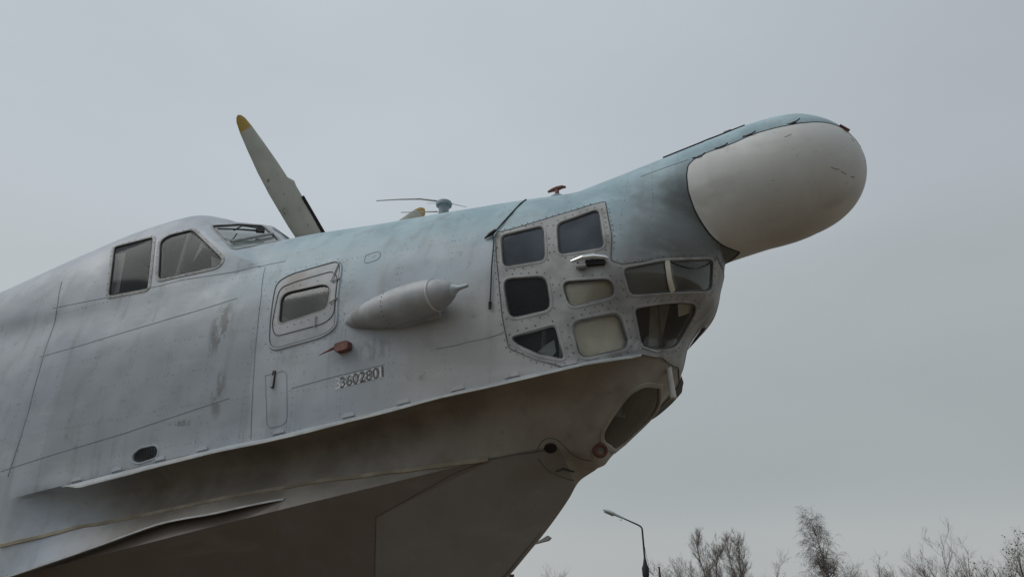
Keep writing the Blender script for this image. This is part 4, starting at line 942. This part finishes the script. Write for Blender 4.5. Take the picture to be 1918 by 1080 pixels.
# ---- port engine and propeller beyond the hull
hub = Vector((-6.56, 3.2, 6.34)); PR = 3.18; AL = -.93; YW = R(8)
pax = Vector((math.cos(YW), -math.sin(YW), 0)); pvx = Vector((math.sin(YW), math.cos(YW), 0))
prop = MB().lathe([(-.25, .30), (0, .29), (.2, .24), (.38, .14), (.47, .02)], hub, pax, 24).obj('propeller_spinner', M['blade'], boat)
MB().lathe([(-.27, .40), (-.5, .50), (-1.2, .58), (-2.6, .55), (-3.4, .35)], hub, pax, 24).obj('engine_nacelle', M['hull'], boat)
wv = []; nw_ = 16
for (uu_, vv_, ww_, ch_) in ((-9.0, .9, 4.7, 2.6), (-9.0, 2.2, 5.7, 2.4), (-8.9, 3.2, 6.3, 2.2)):
    for k in range(nw_):
        a_ = 2*math.pi*k/nw_; wv.append((uu_+ch_/2*math.cos(a_), vv_, ww_+.17*math.sin(a_)*(1+.4*math.cos(a_))))
MB().add(wv, [(i*nw_+k, i*nw_+(k+1) % nw_, (i+1)*nw_+(k+1) % nw_, (i+1)*nw_+k) for i in range(2) for k in range(nw_)]).obj('wing_root', M['hull'], boat)
# blade built along local z, chord along local y
prof_b = [(.28, .10, -.10), (.6, .14, -.16), (1.0, .20, -.235), (1.45, .22, -.26), (1.9, .22, -.26), (1.98, .235, -.26), (2.03, .20, -.26), (2.08, .165, -.255), (2.35, .150, -.24), (2.7, .115, -.195), (2.95, .085, -.155), (3.10, .055, -.115), (3.16, .02, -.075), (3.18, -.02, -.04)]
def blade_mesh():
    V = []; F = []; n = 10
    for r_, le, te in prof_b:
        tw = R(52-8*r_); th_ = .075*(1-r_/3.4)+.008
        for k in range(n):
            a_ = 2*math.pi*k/n; c_ = (le+te)/2+(le-te)/2*math.cos(a_); h_ = th_*math.sin(a_)
            V.append((c_*math.sin(tw)*.55+h_*math.cos(tw), c_*(math.cos(tw)*.45+.55)-h_*math.sin(tw), r_))
    m = len(prof_b)
    for i in range(m-1):
        for k in range(n): F.append((i*n+k, i*n+(k+1) % n, (i+1)*n+(k+1) % n, (i+1)*n+k))
    F += [tuple(range(n-1, -1, -1)), tuple((m-1)*n+k for k in range(n))]
    return V, F
bv, bf = blade_mesh(); bl0 = None
for k in range(4):
    al = AL+k*math.pi/2
    zax = (pvx*math.sin(al)+Vector((0, 0, 1))*math.cos(al)).normalized(); yax = zax.cross(pax).normalized()
    mt = Matrix((pax, yax, zax)).transposed().to_4x4(); mt.translation = hub
    if k == 0: bl = new_obj('propeller_blade', bv, bf, M['blade'], boat); bl0 = bl
    else: bl = bl0.copy(); COL.objects.link(bl)
    bl.matrix_local = mt
    if k == 0:
        V = []
        for r_ in np.linspace(1.0, 1.72, 10):
            tw = R(52-8*r_)
            for c_ in (.245, .195):
                for h_ in (.03, -.03): V.append((c_*math.sin(tw)*.55+h_*math.cos(tw), c_*(math.cos(tw)*.45+.55)-h_*math.sin(tw), r_))
        F = []
        for i in range(9):
            a_ = i*4; b4 = a_+4
            for p_, q_ in ((0, 1), (1, 3), (3, 2), (2, 0)): F.append((a_+p_, a_+q_, b4+q_, b4+p_))
        F += [(0, 2, 3, 1), (36, 37, 39, 38)]
        boot0 = new_obj('deicing_boot', V, F, M['boot'], bl)
    else:
        bo = boot0.copy(); COL.objects.link(bo); bo.parent = bl

# ------------------------------------------------------------------ concrete support under the keel (below the picture)
sup = empty('concrete_support', (boat.location.x+math.cos(YAW)*-5.5, boat.location.y+math.sin(YAW)*5.5, 0), -YAW, label='concrete block carrying the hull of the flying boat', category='support')
MB().box((0, 0, .30), (2.2, 1.6, .6), None, .05).obj('footing', M['conc'], sup, smooth=False)
MB().box((0, 0, .85), (1.4, .5, .5), None, .04).obj('saddle', M['conc'], sup, smooth=False)

# ------------------------------------------------------------------ street lamp
lp_ = empty('street_lamp', (6.70, 40.0, 0), 0, label='thin street lamp with pale blue head and dark sleeve on its post', category='street lamp')
MB().tube([(0, 0, 0), (0, 0, 3.7)], [.14, .11], 12).obj('pole', M['steel'], lp_)
MB().tube([(0, 0, 3.6), (0, 0, 3.72), (0, 0, 4.06), (0, 0, 4.2), (0, 0, 4.55)], [.13, .17, .18, .12, .05], 14).obj('sleeve', M['rubber'], lp_)
MB().tube([(0, 0, 4.5), (-.03, 0, 5.95), (-.09, 0, 6.05), (-.22, -.02, 6.13), (-1.0, -.1, 6.46)], [.05, .045, .045, .042, .035], 8).obj('bracket_arm', M['steel'], lp_)
MB().tube([(.03, 0, 5.1), (.10, 0, 4.6), (.17, 0, 4.2)], .010, 5).obj('cable', M['rubber'], lp_)
MB().tube([(-1.04, -.1, 6.42), (-1.1, -.1, 6.33), (-1.16, -.1, 6.40)], .012, 5).obj('cable_loop', M['rubber'], lp_)
d = Vector((-1.0, -.1, .40)).normalized(); h0 = Vector((-.95, -.1, 6.44))
hd_ = MB(); V = []; n = 12
for t, ry, rz in ((0, .05, .05), (.05, .075, .06), (.5, .10, .085), (.55, .15, .11), (.85, .17, .12), (1.05, .12, .085), (1.16, .03, .03)):
    for k in range(n):
        a = 2*math.pi*k/n; up = Vector((d.z, 0, -d.x)).normalized()
        V.append(h0+d*t+Vector((0, 1, 0))*ry*math.cos(a)+up*rz*math.sin(a)*(1.0 if math.sin(a) > 0 else .7))
hd_.add(V, [(i*n+k, i*n+(k+1) % n, (i+1)*n+(k+1) % n, (i+1)*n+k) for i in range(6) for k in range(n)]+[tuple(range(n-1, -1, -1)), tuple(6*n+k for k in range(n))])
lh = hd_.obj('lamp_head', M['metal'], lp_)
V = [h0+d*(.56+.5*i/4)+Vector((0, 1, 0))*(.12*math.cos(a_)*(1-.1*i))+Vector((d.z, 0, -d.x)).normalized()*(-.085-.03*math.sin(a_)) for i in range(5) for a_ in (0, .8, 1.57, 2.3, 3.14)]
MB().add(V, [(i*5+k, i*5+k+1, i*5+k+6, i*5+k+5) for i in range(4) for k in range(4)]).obj('diffuser', M['white'], lh)

pp = empty('slim_post', (7.86, 42.5, 0), 0, label='slim dark post with pointed top beside the street lamp', category='post')
MB().tube([(0, 0, 0), (0, 0, 3.9), (0, 0, 4.2), (0, 0, 4.27)], [.07, .05, .045, .07], 8).obj('shaft', M['brick'], pp)
MB().tube([(.12, 0, 3.0), (.02, 0, 4.1)], .02, 6).obj('stay_rod', M['steel'], pp)
gp = empty('gate_post', (-.02, 23.5, 0), 0, label='dark maroon gate post just beyond the bow', category='post')
MB().box((0, 0, 1.40), (.13, .13, 2.8), None, .02).obj('shaft', M['brick'], gp, smooth=False)
MB().box((0, 0, 2.835), (.17, .17, .07), None, .02).obj('cap', M['brick'], gp, smooth=False)

# ------------------------------------------------------------------ bare trees
def rot_about(v, ax, a): return Matrix.Rotation(a, 3, ax) @ v
def grow_tree(name, loc, H, seed, label, style, twig_mat, leaves=0, rmin=.0065):
    rn = random.Random(seed); root = empty(name, loc, rn.uniform(0, 6), label=label, category='tree' if style != 'shrub' else 'shrub', group='bare trees beyond the flying boat')
    T = MB(); C_ = MB(); LF = MB(); tips = []
    def branch(p, d, L, r, depth, mb):
        n = 5 if depth < 2 else 4; pts = [p]; rs = [r]; q = p.copy(); dd = d.copy()
        for i in range(n):
            wob = .10 if depth == 0 else .22
            dd = (dd+Vector((rn.gauss(0, wob), rn.gauss(0, wob), rn.gauss(0, wob)*.6)))
            if style == 'weep': dd += Vector((0, 0, (.10 if depth < 2 else -.20*depth*.55)))
            elif style == 'upright': dd += Vector((0, 0, .20))
            else: dd += Vector((0, 0, .14))
            dd.normalize(); q = q+dd*(L/n); pts.append(q.copy()); rs.append(max(rmin*.6, r*(1-.78*(i+1)/n)))
        mb.tube(pts, rs, 6 if depth == 0 else 3, depth == 0)
        return pts, rs, dd
    def rec(p, d, L, r, depth):
        pts, rs, dd = branch(p, d, L, r, depth, T if depth < 1 else C_)
        if depth >= maxd: tips.append(pts[-1]); tips.append(pts[-2]); return
        k = kids[depth]
        for i in range(k):
            t = rn.uniform(.22 if depth else lo0, 1.0); f_ = t*(len(pts)-1); j = min(int(f_), len(pts)-2); pp_ = pts[j].lerp(pts[j+1], f_-j); rr2 = rs[j]+(rs[j+1]-rs[j])*(f_-j)
            tn = (pts[j+1]-pts[j]).normalized(); a = rn.uniform(*ang[min(depth, 1)]); nd = rot_about(rot_about(tn, tn.orthogonal().normalized(), a), tn, rn.uniform(0, 6.283))
            LL = L*rn.uniform(*lr[min(depth, 1)])*(1.15-.6*t if depth == 0 else 1)
            rec(pp_, nd, LL, max(rmin, rr2*.55), depth+1)
    if style == 'weep': maxd, kids, ang, lr, lo0, stems = 3, (42, 13, 7), ((.4, .95), (.4, .95)), ((.20, .34), (.35, .6)), .3, 2
    elif style == 'upright': maxd, kids, ang, lr, lo0, stems = 3, (36, 9, 6), ((.45, .95), (.4, .95)), ((.17, .30), (.3, .6)), .3, 2
    elif style == 'spread': maxd, kids, ang, lr, lo0, stems = 3, (11, 8, 5), ((.35, .75), (.35, .8)), ((.35, .6), (.3, .55)), .25, 2
    else: maxd, kids, ang, lr, lo0, stems = 3, (9, 7, 5), ((.3, .8), (.35, .9)), ((.3, .5), (.3, .6)), .15, 8
    for s_ in range(stems):
        sp_ = (.12, .12, .22, .38)[('weep', 'upright', 'spread', 'shrub').index(style)]
        a = rn.uniform(0, 6.28); d0 = Vector((math.cos(a)*sp_, math.sin(a)*sp_, 1)).normalized()
        h = H*(1 if s_ == 0 else rn.uniform(.6, .75) if style == 'weep' else rn.uniform(.72, .95))
        rec(Vector((math.cos(a)*.15*s_, math.sin(a)*.15*s_, 0)), d0, h, H*.011+.02, 0)
    zt = max(v[2] for v in C_.v+T.v); k = H/zt
    for mb in (T, C_): mb.v = [(x*k, y*k, z*k) for x, y, z in mb.v]
    T.obj('trunk', M['bark'], root); C_.obj('crown', twig_mat, root)
    if leaves:
        for i in range(leaves):
            p = Vector(rn.choice(tips))*k+Vector((rn.gauss(0, .1), rn.gauss(0, .1), rn.gauss(0, .1))); a = Vector((rn.gauss(0, 1), rn.gauss(0, 1), rn.gauss(0, 1))).normalized(); b = a.orthogonal()
            sz = rn.uniform(.05, .09); LF.add([p-a*sz, p+b*sz*.6, p+a*sz, p-b*sz*.6], [(0, 1, 2, 3)])
        LF.obj('dry_leaves', M['leaf'], root, smooth=False, kind='stuff')
    return root
TREES = [
 ('birch_tree', (16.4, 64.7, 0), 8.8, 3, 'slender twin-stemmed bare birch behind the street lamp', 'upright', 'twig2', 0),
 ('birch_tree', (19.4, 68.8, 0), 9.3, 11, 'slender bare birch with straight stem between two shorter trees', 'upright', 'twig2', 0),
 ('bare_shrub', (10.8, 53.0, 0), 5.6, 5, 'loose leafless shrub right beside the slim post', 'shrub', 'twig2', 0),
 ('bare_shrub', (13.4, 58.1, 0), 6.2, 6, 'dense leafless shrub at the foot of the twin-stemmed birch', 'shrub', 'twig', 0),
 ('bare_shrub', (19.6, 63.2, 0), 7.0, 21, 'thin grey leafless shrub standing apart before the big birch', 'shrub', 'twig2', 0),
 ('birch_tree', (25.0, 61.9, 0), 10.3, 8, 'tall dense bare birch with drooping dark twigs', 'weep', 'twig', 0),
 ('bare_shrub', (30.2, 67.5, 0), 7.2, 9, 'brown leafless shrub leaning on the tall dense birch', 'shrub', 'twig', 0),
 ('bare_tree', (29.9, 57.0, 0), 8.8, 10, 'bare tree with few thick forking limbs above the thicket', 'spread', 'twig', 0),
 ('bare_shrub', (31.6, 59.4, 0), 6.6, 31, 'leafless shrub under the tree with forking limbs', 'shrub', 'twig', 0),
 ('bare_tree', (35.0, 63.0, 0), 7.8, 14, 'small bare tree next to the tree with forking limbs', 'spread', 'twig2', 0),
 ('leafy_shrub', (32.4, 54.9, 0), 6.2, 15, 'low shrub with a few dry brown leaves', 'shrub', 'twig2', 150),
 ('leafy_tree', (40.0, 60.4, 0), 8.6, 16, 'taller shrub with many dry brown leaves at the end of the thicket', 'shrub', 'twig', 420),
 ('bare_shrub', (27.8, 63.5, 0), 6.4, 41, 'low tangled leafless shrub below the tall dense birch', 'shrub', 'twig', 0),
 ('bare_shrub', (36.6, 57.5, 0), 5.6, 43, 'short leafless shrub between the leafy shrub and the leafy tree', 'shrub', 'twig2', 60),
 ('bare_shrub', (23.0, 60.5, 0), 5.4, 47, 'short leafless shrub on the open side of the tall dense birch', 'shrub', 'twig2', 0),
 ('bare_shrub', (16.2, 60.0, 0), 6.0, 49, 'leafless shrub between the two slender birches', 'shrub', 'twig', 0),
 ('bare_tree', (4.2, 74.3, 0), 6.7, 17, 'faint thin bare tree seen beyond the bow', 'spread', 'twig2', 0),
]
for (nm_, lc_, H_, sd_, lb_, st_, tm_, lv_) in TREES: grow_tree(nm_, lc_, H_, sd_, lb_, st_, M[tm_], lv_)
